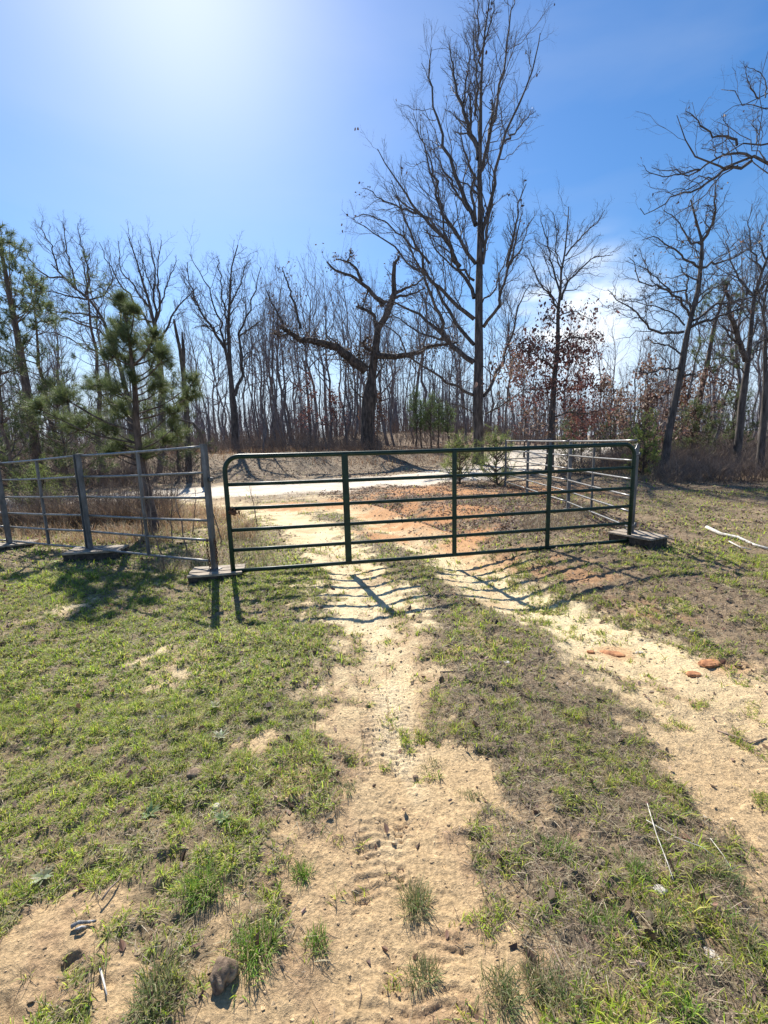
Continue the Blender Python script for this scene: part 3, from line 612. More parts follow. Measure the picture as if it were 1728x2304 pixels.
# big oak behind the gate
Y0 = 25.0
tp = trace(C2, [(1430, 1625), (1425, 1300), (1430, 1000), (1430, 600), (1437, 300), (1440, 0)], Y0) + trace(C5, [(908, 1150), (915, 800), (920, 500), (932, 300), (945, 180), (965, 60), (975, -60)], Y0)
tp[0][2] = hz(tp[0][0], Y0) - .1
tr_ = [wr_(v, C2, Y0) for v in (66, 64, 60, 54, 47, 42, 34, 30, 24, 19, 14, 9, 5)]
rng = np.random.default_rng(5)
LM = [
 (C2, [(1400, 1215), (1250, 1140), (1130, 1060), (1000, 960), (940, 850), (860, 780), (760, 740)], 20, 4, -2.0),
 (C2, [(1400, 1010), (1300, 950), (1215, 870), (1150, 780), (1040, 700), (900, 650), (800, 610)], 36, 5, 1.5),
 (C2, [(1215, 870), (1190, 720), (1130, 590), (1080, 440), (1000, 330), (960, 200)], 24, 5, -2.5),
 (C2, [(1215, 870), (1120, 850), (1020, 800), (940, 750), (860, 690)], 16, 4, 2.0),
 (C2, [(1400, 900), (1330, 830), (1270, 740), (1200, 600), (1110, 470), (1000, 400), (930, 350), (860, 250), (740, 190), (650, 130)], 26, 4, 2.5),
 (C2, [(1400, 740), (1290, 660), (1190, 560), (1100, 440), (1040, 300), (980, 150), (930, 0), (880, -120)], 28, 4, -1.5),
 (C2, [(1400, 610), (1350, 500), (1290, 370), (1220, 240), (1130, 130), (1040, 60), (950, 10), (880, -80)], 26, 4, 2.0),
 (C2, [(1400, 500), (1330, 440), (1240, 400), (1150, 300), (1100, 160)], 16, 4, -2.0),
 (C2, [(1400, 380), (1330, 290), (1280, 190), (1210, 90), (1180, -60), (1150, -160)], 24, 5, -1.0),
 (C2, [(1460, 1220), (1530, 1110), (1590, 960), (1640, 820), (1680, 650), (1740, 520)], 26, 5, 2.0),
 (C2, [(1460, 790), (1540, 690), (1590, 520), (1650, 280), (1690, 120)], 24, 5, -2.0),
 (C2, [(1450, 640), (1530, 580), (1560, 480), (1600, 370), (1640, 250)], 12, 4, 2.0),
 (C2, [(1470, 1330), (1560, 1290), (1640, 1230), (1720, 1180)], 12, 4, -2.5),
 (C2, [(1455, 400), (1475, 250), (1495, 100), (1520, -40), (1530, -150)], 22, 6, -1.5),
 (C2, [(1400, 1330), (1330, 1290), (1240, 1270), (1180, 1290)], 9, 3, -2.0),
 (C5, [(885, 1640), (800, 1530), (760, 1440), (690, 1330), (640, 1180), (600, 1060), (560, 940), (500, 800), (510, 700)], 24, 4, 2.5),
 (C5, [(790, 1659), (740, 1580), (690, 1490), (600, 1400), (510, 1310), (450, 1230), (390, 1130), (330, 1030), (280, 940)], 26, 4, -2.0),
 (C5, [(700, 1500), (680, 1350), (640, 1200), (620, 1050), (560, 900), (540, 780)], 14, 4, 2.0),
 (C5, [(560, 1350), (450, 1300), (330, 1250), (230, 1180), (180, 1160)], 14, 3, 2.0),
 (C5, [(600, 1640), (480, 1520), (350, 1400), (220, 1330), (110, 1360)], 14, 3, -2.0),
 (C5, [(885, 1400), (850, 1310), (800, 1200), (760, 1100), (720, 980), (670, 850), (635, 700), (610, 560), (590, 400), (600, 310)], 30, 4, 1.5),
 (C5, [(840, 1310), (770, 1210), (730, 1120), (650, 1000), (620, 880)], 16, 4, -2.0),
 (C5, [(885, 1370), (862, 1180), (878, 1100), (850, 1030), (815, 950), (790, 780)], 20, 4, -1.5),
 (C5, [(903, 990), (860, 850), (810, 660), (760, 500), (740, 390), (720, 250)], 32, 4, 1.2),
 (C5, [(855, 840), (856, 700), (850, 575)], 16, 9, -.5),
 (C5, [(880, 720), (895, 560), (880, 400), (865, 250), (880, 130)], 16, 3, -1.2),
 (C5, [(810, 640), (830, 480), (850, 330), (830, 200)], 12, 3, 1.0),
 (C5, [(930, 1540), (950, 1400), (990, 1220), (1030, 1020), (1060, 880), (1100, 770), (1160, 640), (1210, 490), (1260, 360), (1305, 180)], 26, 4, -1.5),
 (C5, [(1060, 885), (1130, 830), (1200, 740), (1260, 690)], 12, 3, 1.5),
 (C5, [(925, 1060), (960, 930), (990, 740), (1030, 580), (1060, 370), (1090, 240), (1090, 140), (1120, 0), (1130, -80)], 22, 4, 1.2),
 (C5, [(975, 830), (990, 700), (988, 640)], 18, 12, .2),
 (C5, [(920, 330), (960, 200), (1000, 60), (1010, -60)], 11, 4, -.6),
 (C5, [(925, 420), (890, 260), (900, 100), (905, -40)], 11, 4, .8),
 (C5, [(1080, 1659), (1110, 1520), (1140, 1400), (1150, 1280), (1200, 1150)], 20, 4, -1.0),
 (C5, [(1080, 1659), (1170, 1560), (1200, 1420), (1260, 1330)], 12, 3, 1.0),
]
limbs = [(trace(c, pts, Y0, dy), wr_(a*.92, c, Y0), wr_(b, c, Y0)) for c, pts, a, b, dy in LM]
BL = [(.17, .085, .05), (.12, .06, .04), (.22, .12, .07)]
traced_tree('oak_tree', 'tallest bare oak with dark straight trunk rising behind the right half of the gate', 'tree', (tp[0][0], Y0, tp[0][2]),
            tp, tr_, limbs, 11, leaf=(.004, .13, [(.10, .06, .045), (.07, .045, .035)], 2, .08), flare=1.25,
            lv=[dict(nc=15, ang=.6, ratio=.30, upc=.16, tmin=.10, tip=.011, rr=.40), dict(nc=8, ang=.65, ratio=.52, upc=.10, tip=.010), dict(nc=5, ang=.7, ratio=.55, upc=.05, tip=.005)])

# old broken oak
Y0 = 30.0
tp = trace(C2, [(730, 1575), (740, 1350), (760, 1150), (772, 1040), (790, 900), (802, 800), (850, 730), (880, 650), (905, 580), (900, 480), (907, 385)], Y0)
tp[0][2] = hz(tp[0][0], Y0) - .1
tr_ = [wr_(v, C2, Y0) for v in (78, 78, 82, 92, 54, 46, 42, 36, 38, 26, 20)]
LM = [
 (C2, [(730, 1060), (620, 980), (540, 915), (430, 885), (330, 870), (260, 835), (200, 790)], 62, 22, -1.5),
 (C2, [(230, 820), (180, 700), (130, 620), (110, 560)], 16, 5, .5), (C2, [(320, 800), (300, 690), (270, 600), (230, 480), (205, 420)], 18, 5, -.5),
 (C2, [(260, 830), (190, 850), (150, 820)], 14, 4, -.5), (C2, [(795, 800), (780, 715), (720, 680), (668, 660)], 26, 12, -.8),
 (C2, [(840, 650), (785, 600), (740, 540), (680, 500), (600, 460), (540, 440), (487, 385)], 28, 9, -1.0),
 (C2, [(700, 505), (670, 430), (630, 390), (590, 378), (548, 370)], 20, 6, .6), (C2, [(612, 385), (628, 350), (632, 320)], 9, 5, .2),
 (C2, [(745, 545), (725, 610), (708, 670)], 12, 7, -.6), (C2, [(880, 650), (850, 625), (815, 655)], 12, 8, .4),
 (C2, [(905, 585), (980, 545), (1050, 520), (1095, 480)], 20, 6, 1.0), (C2, [(905, 605), (1000, 590), (1085, 555)], 18, 6, -1.0),
 (C2, [(790, 970), (900, 965), (1000, 975), (1100, 920), (1200, 900), (1300, 880)], 40, 10, -1.2),
 (C2, [(905, 400), (925, 370), (935, 350)], 18, 10, .2), (C2, [(760, 940), (700, 900), (740, 850)], 20, 7, -.5),
 (C2, [(735, 1260), (650, 1180), (620, 1060)], 11, 4, -1.2), (C2, [(780, 1120), (830, 1040), (860, 960)], 12, 4, 1.),
]
limbs = [(trace(c, pts, Y0, dy), wr_(a, c, Y0), wr_(b, c, Y0)) for c, pts, a, b, dy in LM]
old = traced_tree('old_oak', 'thick dead looking oak with broken crooked arms and clumps of brown leaves', 'tree', (tp[0][0], Y0, tp[0][2]), tp, tr_, limbs, 21,
            leaf=(.12, .12, [(.10, .065, .045), (.08, .055, .04), (.13, .09, .06)], 2, .12), mat_=M_bark_dead, flare=1.2,
            lv=[dict(nc=12, ang=.8, ratio=.30, upc=.12, tmin=.25, tip=.01, rr=.25, wig=.06), dict(nc=5, ang=.8, ratio=.5, upc=.1, tip=.009, wig=.07), dict(nc=4, ang=.8, ratio=.55, upc=.05, tip=.006)])
# vine and leaf clumps along the left arm and the crotch
rng = np.random.default_rng(3); b = MB()
for c, pts, a, bb, dy in (LM[0], LM[0], LM[12], (C2, [(640, 1000), (700, 950), (760, 920)], 0, 0, 0)):
    q_ = resample(trace(c, pts, Y0, dy), 120); q_ = np.repeat(q_, 7, 0); q_ = q_ + rng.normal(0, .27, (840, 3)) + np.repeat(rng.normal(0, .22, (120, 3)), 7, 0)
    V, Q, C = leafmesh(q_, .11*rng.uniform(.5, 1.3, 840), palette(840, [(.085, .065, .05), (.07, .055, .045), (.12, .09, .07)], rng), rng, flat=1., aspect=.6); b.add(V, Q, None, C)
b.build('clinging_leaves', M_leaf, old)

# right hand oaks (traced)
def simple_traced(name, label, Y0, c, trunk, wds, LM, seed, leaf=None, lv=None, group=None, flare=1.3, mat_=M_bark):
    tp = trace(c, trunk, Y0); tp[0][2] = hz(tp[0][0], Y0) - .08
    limbs = [(trace(c, pts, Y0, dy), wr_(a, c, Y0), wr_(b_, c, Y0)) for pts, a, b_, dy in LM]
    return traced_tree(name, label, 'tree', (tp[0][0], Y0, tp[0][2]), tp, [wr_(v, c, Y0) for v in wds], limbs, seed, leaf, lv, mat_, 12, group, flare=flare)
LV = [dict(nc=15, ang=.6, ratio=.38, upc=.14, tmin=.1, tip=.008, rr=.45, wig=.05), dict(nc=7, ang=.65, ratio=.52, upc=.08, tip=.007, wig=.05), dict(nc=4, ang=.7, ratio=.55, upc=.03, tip=.004)]
RED = [(.20, .085, .075), (.13, .06, .055), (.28, .15, .125), (.17, .09, .07)]
TAN = [(.28, .185, .14), (.20, .13, .10), (.38, .27, .21)]
simple_traced('red_leaved_oak', 'slender oak holding dark red dead leaves on its lower half behind the right fence run', 20, C3,
  [(300, 1640), (315, 1350), (330, 1100), (352, 900), (352, 700), (368, 560), (372, 450), (395, 330), (410, 180), (420, 40)], [48, 44, 38, 30, 27, 22, 16, 12, 8, 4],
  [([(345, 670), (300, 580), (240, 520), (190, 400), (150, 350)], 12, 3, -1), ([(375, 620), (400, 520), (450, 470), (510, 410), (560, 360), (700, 345)], 15, 3, 1.2),
   ([(362, 560), (320, 420), (300, 300), (260, 170), (250, 60)], 12, 3, 1), ([(400, 350), (450, 280), (520, 200), (600, 140), (640, 60)], 10, 3, -1),
   ([(372, 450), (340, 330), (350, 200), (320, 80)], 9, 3, -.8), ([(345, 1060), (250, 990), (150, 930), (60, 900)], 13, 3, -1.2), ([(350, 900), (430, 850), (520, 860), (590, 850)], 11, 3, -1),
   ([(340, 1000), (420, 950), (500, 980), (560, 1020)], 10, 3, 1.2), ([(330, 1150), (240, 1180), (130, 1180)], 10, 3, 1), ([(325, 1350), (420, 1320), (520, 1330), (640, 1300)], 11, 3, -1), ([(318, 1400), (240, 1400), (180, 1420)], 9, 3, -.6), ([(350, 780), (300, 730), (270, 740)], 8, 3, -.6), ([(352, 720), (450, 690), (560, 740)], 8, 3, .6)], 31,
  lv=LV)
# its red leaves: only the lower limbs keep them
rng = np.random.default_rng(8); b = MB(); ro_ = bpy.data.objects['red_leaved_oak']
for (cx, cy, rx, ry, n, pal) in ((430, 960, 170, 90, 900, RED), (180, 930, 130, 100, 650, RED), (330, 700, 90, 60, 130, RED), (480, 720, 120, 50, 170, RED), (300, 1180, 170, 110, 500, RED), (230, 1400, 100, 70, 260, TAN),
                                 (500, 1330, 180, 90, 420, RED), (60, 1060, 120, 110, 380, TAN), (560, 870, 50, 30, 90, RED), (430, 1150, 120, 90, 300, RED)):
    cpt = P(*px(C3, [(cx, cy)])[0], 20)
    k = n//6; cl = cpt + rng.normal(0, .5, (k, 3))*[rx/2.765/F*20, .9, ry/2.765/F*20]; q_ = np.repeat(cl, 7, 0); q_ = q_ + rng.normal(0, .17, q_.shape)
    V, Q, C = leafmesh(q_, .10*rng.lognormal(0, .35, len(q_)), palette(len(q_), pal, rng), rng, flat=1., aspect=.6); b.add(V, Q, None, C)
b.build('red_leaves', M_leaf, ro_)
simple_traced('leaning_oak', 'crooked dark oak leaning right with wide bare crown at the right of the clearing', 16.5, C3,
  [(1010, 1659), (1040, 1450), (1080, 1250), (1115, 1080), (1150, 860), (1190, 690), (1225, 560), (1240, 420), (1250, 260), (1210, 120), (1180, 0)], [48, 46, 44, 40, 38, 32, 27, 24, 20, 12, 7],
  [([(1240, 270), (1300, 180), (1330, 80), (1330, 0), (1340, -120)], 18, 4, -1), ([(1245, 260), (1180, 270), (1150, 220), (1100, 130), (1010, 60)], 12, 3, 1),
   ([(1250, 420), (1320, 390), (1420, 370), (1520, 320), (1600, 260)], 14, 3, 1.2), ([(1235, 420), (1170, 390), (1110, 350), (1060, 300), (980, 240), (880, 230)], 14, 3, -1.2),
   ([(1190, 700), (1150, 600), (1150, 480), (1110, 400)], 16, 3, .8), ([(1170, 720), (1100, 620), (1040, 560), (960, 540), (860, 520), (790, 340)], 14, 3, -1.5),
   ([(1150, 560), (1060, 570), (960, 480), (900, 400), (860, 300)], 10, 3, 1.5), ([(1130, 820), (1000, 820), (930, 810), (880, 740), (800, 660), (700, 600), (660, 570)], 17, 3, -1.8),
   ([(1140, 780), (1060, 700), (960, 660), (850, 640), (740, 610)], 10, 3, 1.2), ([(1160, 800), (1240, 760), (1330, 740), (1420, 700), (1560, 650)], 20, 4, -1.2), ([(1190, 750), (1320, 660), (1450, 640), (1600, 600), (1700, 560)], 16, 4, 1.5),
   ([(1110, 1050), (1000, 1050), (900, 1080), (820, 1060)], 14, 3, -1), ([(1120, 960), (1040, 900), (950, 890), (900, 860)], 11, 3, 1), ([(1110, 1110), (1180, 1080), (1220, 1090)], 12, 3, -.5), ([(1225, 640), (1330, 540), (1420, 470), (1500, 400)], 10, 3, .7)], 41,
  lv=[dict(nc=16, ang=.7, ratio=.36, upc=.10, tmin=.1, tip=.008, rr=.45, wig=.06), dict(nc=7, ang=.75, ratio=.5, upc=.05, tip=.005, wig=.06), dict(nc=4, ang=.7, ratio=.55, upc=.03, tip=.004)], leaf=(.008, .10, TAN, 3, .1))
simple_traced('forked_tree', 'dark forked bare tree second from the right edge behind the brush', 17.5, C3,
  [(1465, 1600), (1480, 1450), (1500, 1250), (1525, 1060), (1545, 900), (1560, 720), (1575, 600), (1620, 450), (1680, 300), (1720, 100)], [44, 42, 40, 36, 28, 24, 20, 16, 10, 5],
  [([(1520, 1000), (1480, 880), (1440, 760), (1410, 640), (1400, 530)], 34, 14, -.6), ([(1560, 850), (1600, 730)], 12, 8, .4), ([(1540, 1010), (1600, 900), (1680, 820)], 14, 4, 1),
   ([(1580, 600), (1680, 480), (1740, 300)], 14, 3, -1), ([(1575, 640), (1480, 500), (1400, 300), (1400, 150)], 12, 3, 1), ([(1620, 450), (1560, 300), (1540, 150), (1560, 30)], 10, 3, .5), ([(1515, 1080), (1440, 990), (1360, 960)], 9, 3, -1), ([(1650, 380), (1600, 240), (1650, 100)], 8, 3, .5)], 43, lv=LV)
simple_traced('edge_tree', 'bare dark trunk cut by the right edge of the photo behind the brush', 15.5, C3,
  [(1612, 1620), (1630, 1400), (1645, 1150), (1640, 950), (1645, 800), (1625, 700), (1660, 500), (1700, 300)], [40, 38, 34, 28, 20, 12, 9, 5],
  [([(1645, 860), (1590, 900), (1560, 960)], 10, 4, -.5), ([(1640, 900), (1720, 780), (1790, 600)], 14, 4, .8), ([(1640, 1000), (1740, 900), (1800, 850)], 12, 4, -.8), ([(1625, 700), (1590, 560), (1600, 400)], 9, 3, .5)], 44, lv=LV)
# left bare trees (traced)
simple_traced('spreading_tree', 'bare grey tree with long limbs arching left over the pines', 23, C1,
  [(830, 1500), (800, 1250), (750, 1050), (690, 870), (640, 740), (560, 620), (480, 560), (400, 480), (320, 400)], [40, 38, 34, 28, 24, 18, 14, 10, 6],
  [([(560, 620), (440, 600), (330, 570), (220, 580)], 12, 3, -1.5), ([(400, 480), (300, 480), (200, 400), (150, 300)], 11, 3, -1), ([(530, 600), (560, 500), (530, 380), (500, 250), (480, 140)], 12, 3, 1), ([(360, 440), (330, 300), (270, 200), (250, 130)], 9, 3, .8),
   ([(480, 560), (440, 400), (400, 250), (400, 130)], 10, 3, -1), ([(640, 740), (540, 720), (400, 700), (280, 680), (170, 700)], 13, 3, -1), ([(700, 880), (600, 800), (480, 760), (350, 720), (250, 640)], 13, 3, 1.5), ([(760, 1050), (660, 980), (500, 880), (360, 830), (200, 800)], 12, 3, -1.5),
   ([(720, 950), (760, 700), (660, 560), (580, 520)], 14, 3, 1), ([(560, 620), (640, 600), (700, 500), (680, 350)], 10, 3, -.5)], 51, lv=LV)
simple_traced('many_stemmed_tree', 'tall fan shaped bare tree with many upright limbs behind the small pine', 27, C1,
  [(1000, 1500), (1010, 1250), (1000, 1050), (980, 900), (960, 780), (930, 640), (890, 520), (850, 380), (800, 230)], [40, 38, 34, 30, 26, 18, 13, 9, 5],
  [([(975, 850), (880, 700), (780, 560), (690, 430), (620, 270)], 16, 3, -1), ([(960, 780), (960, 600), (960, 420), (930, 220)], 16, 3, 1), ([(970, 800), (1000, 640), (980, 440), (1000, 240)], 14, 3, -1), ([(985, 900), (1080, 700), (1180, 590), (1230, 540)], 16, 3, 1.2),
   ([(940, 680), (850, 560), (740, 430), (740, 260)], 12, 3, 1), ([(1000, 640), (1050, 500), (1100, 370)], 9, 3, .6), ([(960, 760), (860, 740), (700, 620), (570, 540)], 12, 3, -1.4), ([(1000, 1000), (880, 860), (780, 760)], 12, 3, 1), ([(960, 600), (900, 420), (860, 250)], 9, 3, .4)], 52,
  lv=[dict(nc=12, ang=.5, ratio=.33, upc=.12, tmin=.12, tip=.008, rr=.45, wig=.04), dict(nc=6, ang=.6, ratio=.52, upc=.08, tip=.006, wig=.05), dict(nc=4, ang=.7, ratio=.55, upc=.03, tip=.005)])
simple_traced('vase_tree', 'bare vase shaped tree with twin trunks left of the green gate top', 31, C1,
  [(1462, 1560), (1458, 1350), (1445, 1210), (1430, 1050), (1425, 900), (1420, 780), (1430, 600), (1440, 420), (1480, 280)], [46, 42, 38, 28, 22, 18, 13, 8, 5],
  [([(1462, 1220), (1500, 1130), (1500, 950), (1490, 840), (1540, 700), (1600, 560), (1620, 420)], 22, 4, 1), ([(1490, 850), (1560, 800), (1640, 740)], 10, 3, -1), ([(1395, 920), (1340, 830), (1250, 700), (1190, 560), (1160, 380)], 18, 3, -1),
   ([(1430, 1050), (1400, 940), (1370, 760), (1320, 600), (1270, 480), (1190, 340)], 16, 3, 1.4), ([(1340, 830), (1280, 780), (1210, 790)], 8, 3, -.6), ([(1420, 780), (1380, 600), (1370, 450), (1350, 350)], 12, 3, 1), ([(1430, 650), (1500, 520), (1530, 400), (1560, 370)], 10, 3, -.8),
   ([(1410, 1000), (1400, 800), (1440, 620)], 10, 3, -1), ([(1250, 700), (1170, 560), (1130, 460)], 8, 3, .5)], 53, lv=LV)
# snag
t = empty('dead_snag', (*trace(C1, [(1150, 1400)], 21)[0][:2], 0), 'broken dead snag with jagged top among the left trees', 'tree')
tp = trace(C1, [(1160, 1560), (1160, 1300), (1140, 1080), (1120, 930), (1095, 820), (1082, 742)], 21); tp[0][2] = 0
trunk_mesh(tp, [wr_(v, C1, 21) for v in (40, 36, 32, 28, 22, 12)], t, M_bark_dead, 9, 1.2)
b = MB(); b.tube(trace(C1, [(1140, 1080), (1142, 930), (1132, 822)], 21, .3), [wr_(26, C1, 21), wr_(20, C1, 21), wr_(9, C1, 21)], 7); b.build('broken_limb', M_bark_dead, t)
t = empty('bent_trunk', (*trace(C1, [(1260, 1560)], 17)[0][:2], 0), 'short bent bare trunk arching left of the gate top', 'tree')
tp = trace(C1, [(1262, 1659), (1262, 1540), (1245, 1440), (1200, 1390), (1130, 1370), (1080, 1380)], 17); tp[0][2] = 0
trunk_mesh(tp, [wr_(v, C1, 17) for v in (36, 32, 28, 24, 16, 8)], t, M_bark_dead, 9, 1.2)

# oak outside the frame on the right whose boughs reach in
Y0 = 9.0
base = P(2050, 1400, Y0)
tp = [np.array([9.8, Y0, -.1]), np.array([9.9, Y0, 2.2]), np.array([10.0, Y0+.1, 4.2]), np.array([9.9, Y0, 6.2]), np.array([10.1, Y0, 8.2]), np.array([10.0, Y0, 10])]
def ov(pts, a, b_, dy, start=None):
    q_ = trace(C7, pts, Y0, dy)
    if start is not None: q_ = [np.array(start)] + q_
    return (q_, wr_(a, C7, Y0), wr_(b_, C7, Y0))
limbs = [
 ov([(1700, 1330), (1450, 1310), (1330, 1335), (1200, 1360), (1040, 1412), (1000, 1340), (980, 1260), (880, 1160), (840, 1060), (828, 930)], 40, 4, -.8, (9.85, Y0, 4.6)),
 ov([(1450, 1312), (1400, 1275), (1240, 1270), (1100, 1340), (940, 1450), (800, 1420), (620, 1390)], 20, 4, .5),
 ov([(1440, 1335), (1280, 1390), (1170, 1450), (1060, 1550), (900, 1612), (750, 1665), (620, 1770), (500, 1740)], 22, 4, -.6),
 ov([(1020, 1410), (860, 1440), (700, 1470), (590, 1420), (530, 1355)], 12, 3, .3),
 ov([(1700, 1190), (1570, 1200), (1480, 1192), (1310, 1215), (1235, 1260)], 32, 8, .6, (9.9, Y0, 5.1)),
 ov([(1320, 1205), (1290, 1150), (1100, 1110), (1000, 1010), (900, 920), (880, 900)], 18, 4, .4),
 ov([(1700, 815), (1570, 815), (1450, 835), (1330, 830), (1240, 780), (1180, 742)], 20, 4, .8, (9.95, Y0, 7.0)),
 ov([(1500, 820), (1440, 740), (1400, 620), (1380, 510)], 10, 3, -.4), ov([(1555, 810), (1562, 680), (1500, 590), (1400, 550)], 9, 3, .4),
 ov([(1700, 880), (1460, 922), (1300, 880), (1180, 940)], 14, 3, -.7, (9.9, Y0, 6.8)),
 ov([(1180, 1450), (1060, 1500), (960, 1560), (800, 1580), (620, 1600)], 9, 3, -.5),
 ov([(1330, 1370), (1150, 1480), (1080, 1600), (900, 1720), (640, 1900)], 10, 3, .6),
 ov([(1480, 1190), (1500, 1110), (1440, 1020), (1500, 960)], 9, 3, .4), ov([(1250, 1150), (1250, 1050), (1190, 950)], 8, 3, -.4)]
traced_tree('overhanging_oak', 'bare oak standing outside the right edge whose boughs reach into the upper right sky', 'tree', (9.8, Y0, 0), tp, [.26, .24, .21, .17, .12, .06], limbs, 61,
  leaf=(.006, .06, [(.12, .07, .05), (.08, .05, .04)], 1, .02), lv=[dict(nc=12, ang=.75, ratio=.26, upc=.10, tmin=.15, tip=.004, rr=.45, wig=.05), dict(nc=6, ang=.75, ratio=.52, upc=.06, tip=.003, wig=.05), dict(nc=3, ang=.7, ratio=.5, upc=.03, tip=.003)])
print('traced trees done')

# ------------------------------------------------------------------ pines
def needles(pos, dirs, slen, nlen, nwid, per, cols, rng):
    n = len(pos); p = np.repeat(pos, per, 0); d = np.repeat(dirs, per, 0); sl_ = np.repeat(slen, per)
    s = rng.uniform(0, 1, len(p)); base = p + d*(s*sl_)[:, None]
    rv = rng.normal(0, 1, p.shape); pe = norm(rv - d*(rv*d).sum(1, keepdims=True)); a = rng.uniform(.35, 1.25, len(p))
    nd = norm(d*np.cos(a)[:, None] + pe*np.sin(a)[:, None] + [0, 0, -.12]); ln = nlen*rng.uniform(.7, 1.15, len(p))
    side = norm(np.cross(nd, rng.normal(0, 1, p.shape)))*nwid/2
    V = np.stack([base-side, base+side, base+nd*ln[:, None]], 1).reshape(-1, 3)
    return V, np.arange(len(p)*3).reshape(-1, 3), np.repeat(palette(len(p), cols, rng), 3, 0)
PG = [(.10, .135, .055), (.075, .10, .048), (.14, .175, .065), (.20, .23, .085)]
def pine_clusters(name, label, loc, trunk, rads, clusters, seed, nlen, nwid, per, group=None, shoots=6, cols=PG, cat='pine'):
    """clusters: (centre xyz, radius)"""
    rng = np.random.default_rng(seed); root = empty(name, loc, label, cat, group)
    trunk_mesh(trunk, rads, root, M_bark_pine, 10, 1.2, seed=seed)
    tq = resample(trunk, 40); br = []; bR = []; sp = []; sd_ = []; sl2 = []
    for c, r in clusters:
        c = np.array(c); d_ = np.linalg.norm(tq - (c - [0, 0, np.linalg.norm(c[:2]-tq[-1][:2])*.45 + r*.4]), axis=1); a = tq[np.argmin(d_)]
        mid = (a+c)/2 + [0, 0, -.08*np.linalg.norm(c-a)]; br.append(resample([a, mid, c], 6)); bR.append(np.linspace(max(.018, r*.07), .007, 6))
        out_ = norm((c-a)[None])[0]
        for _ in range(shoots):
            dd = norm((out_*.6 + [0, 0, .55] + rng.normal(0, .55, 3))[None])[0]; sp.append(c + rng.normal(0, r*.45, 3)); sd_.append(dd); sl2.append(r*rng.uniform(.6, 1.1))
            br.append(resample([c - out_*.1*r, sp[-1], sp[-1]+dd*sl2[-1]], 6)); bR.append(np.linspace(.008, .004, 6))
    V, Q = tubes(np.stack(br), np.stack(bR), 4); MB().add(V, Q).build('branches', M_bark_pine, root)
    V, T, C = needles(np.array(sp), np.array(sd_), np.array(sl2), nlen, nwid, per, cols, rng); MB().add(V, None, T, C).build('foliage', M_needle, root)
    return root
# small pine close behind the left fence
Y0 = 8.4
tp = [P(351, 1203, 8.1)] + trace(C1, [(885, 1659), (850, 1450), (840, 1200), (815, 950), (785, 760), (760, 640)], Y0)
tp[0][2] = hz(tp[0][0], tp[0][1]) - .03
CLS = [(760, 625, 22), (765, 690, 40), (800, 730, 62), (835, 700, 30), (740, 800, 52), (710, 880, 60), (760, 850, 62), (800, 900, 58), (700, 970, 60), (760, 990, 72), (800, 1030, 50), (960, 850, 34), (930, 930, 58), (1000, 950, 50), (1010, 1000, 50), (950, 1040, 62), (960, 1090, 44), (870, 900, 50),
       (690, 1170, 48), (760, 1210, 50), (840, 1130, 44), (950, 1160, 52), (1000, 1180, 40), (720, 1310, 54), (790, 1340, 44), (900, 1300, 44), (620, 1150, 46), (580, 1170, 36), (420, 1250, 66), (400, 1230, 44), (240, 1300, 42), (620, 1410, 62), (480, 1430, 62), (410, 1370, 48), (550, 1400, 50), (700, 1430, 44),
       (1190, 1150, 40), (1170, 1230, 56), (1110, 1270, 52), (1060, 1330, 40), (940, 1510, 70), (1020, 1500, 50), (1100, 1500, 62), (1080, 1420, 40), (780, 1540, 50), (700, 1580, 50), (900, 1600, 44)]
cl = []
rng = np.random.default_rng(2)
for a, b_, r in CLS: cl.append((P(*px(C1, [(a, b_)])[0], Y0 + rng.uniform(-.6, .6)*(1 if a > 830 or a < 700 else .5)), wr_(r*2, C1, Y0)*.98))
pine_clusters('young_pine', 'young pine with tufted dark foliage and bare lower trunk close behind the left fence', tuple(tp[0]), tp, [.085, .08, .07, .058, .042, .028, .012], cl, 71, .20, .0046, 105, shoots=9)

def gen_pine(Hh, crown0, spread, seed, dens=1.0):
    rng = np.random.default_rng(seed); tr = [np.array([0, 0, -.1])]; nlev = 10
    for i in range(1, nlev+1): tr.append(np.array([rng.normal(0, .012)*Hh + tr[-1][0]*.9, rng.normal(0, .012)*Hh + tr[-1][1]*.9, Hh*i/nlev]))
    cl = []; z = crown0*Hh
    while z < Hh*.97:
        f_ = (z/Hh-crown0)/(1-crown0); R = spread*(1-f_**1.4)*(.55+.45*min(1, f_*4)) + .15
        for k in range(int(rng.integers(3, 6)*dens)):
            a = rng.uniform(0, 2*np.pi); rr = R*rng.uniform(.35, 1.1); bx = np.interp(z, np.linspace(0, Hh, nlev+1), [p[0] for p in tr]); by = np.interp(z, np.linspace(0, Hh, nlev+1), [p[1] for p in tr])
            cl.append((np.array([bx+math.cos(a)*rr, by+math.sin(a)*rr, z + rr*.25 + rng.normal(0, .1)]), .20+.22*rng.random()))
        z += Hh*.052*rng.uniform(.7, 1.3)
    cl.append((tr[-1], .25)); return tr, cl
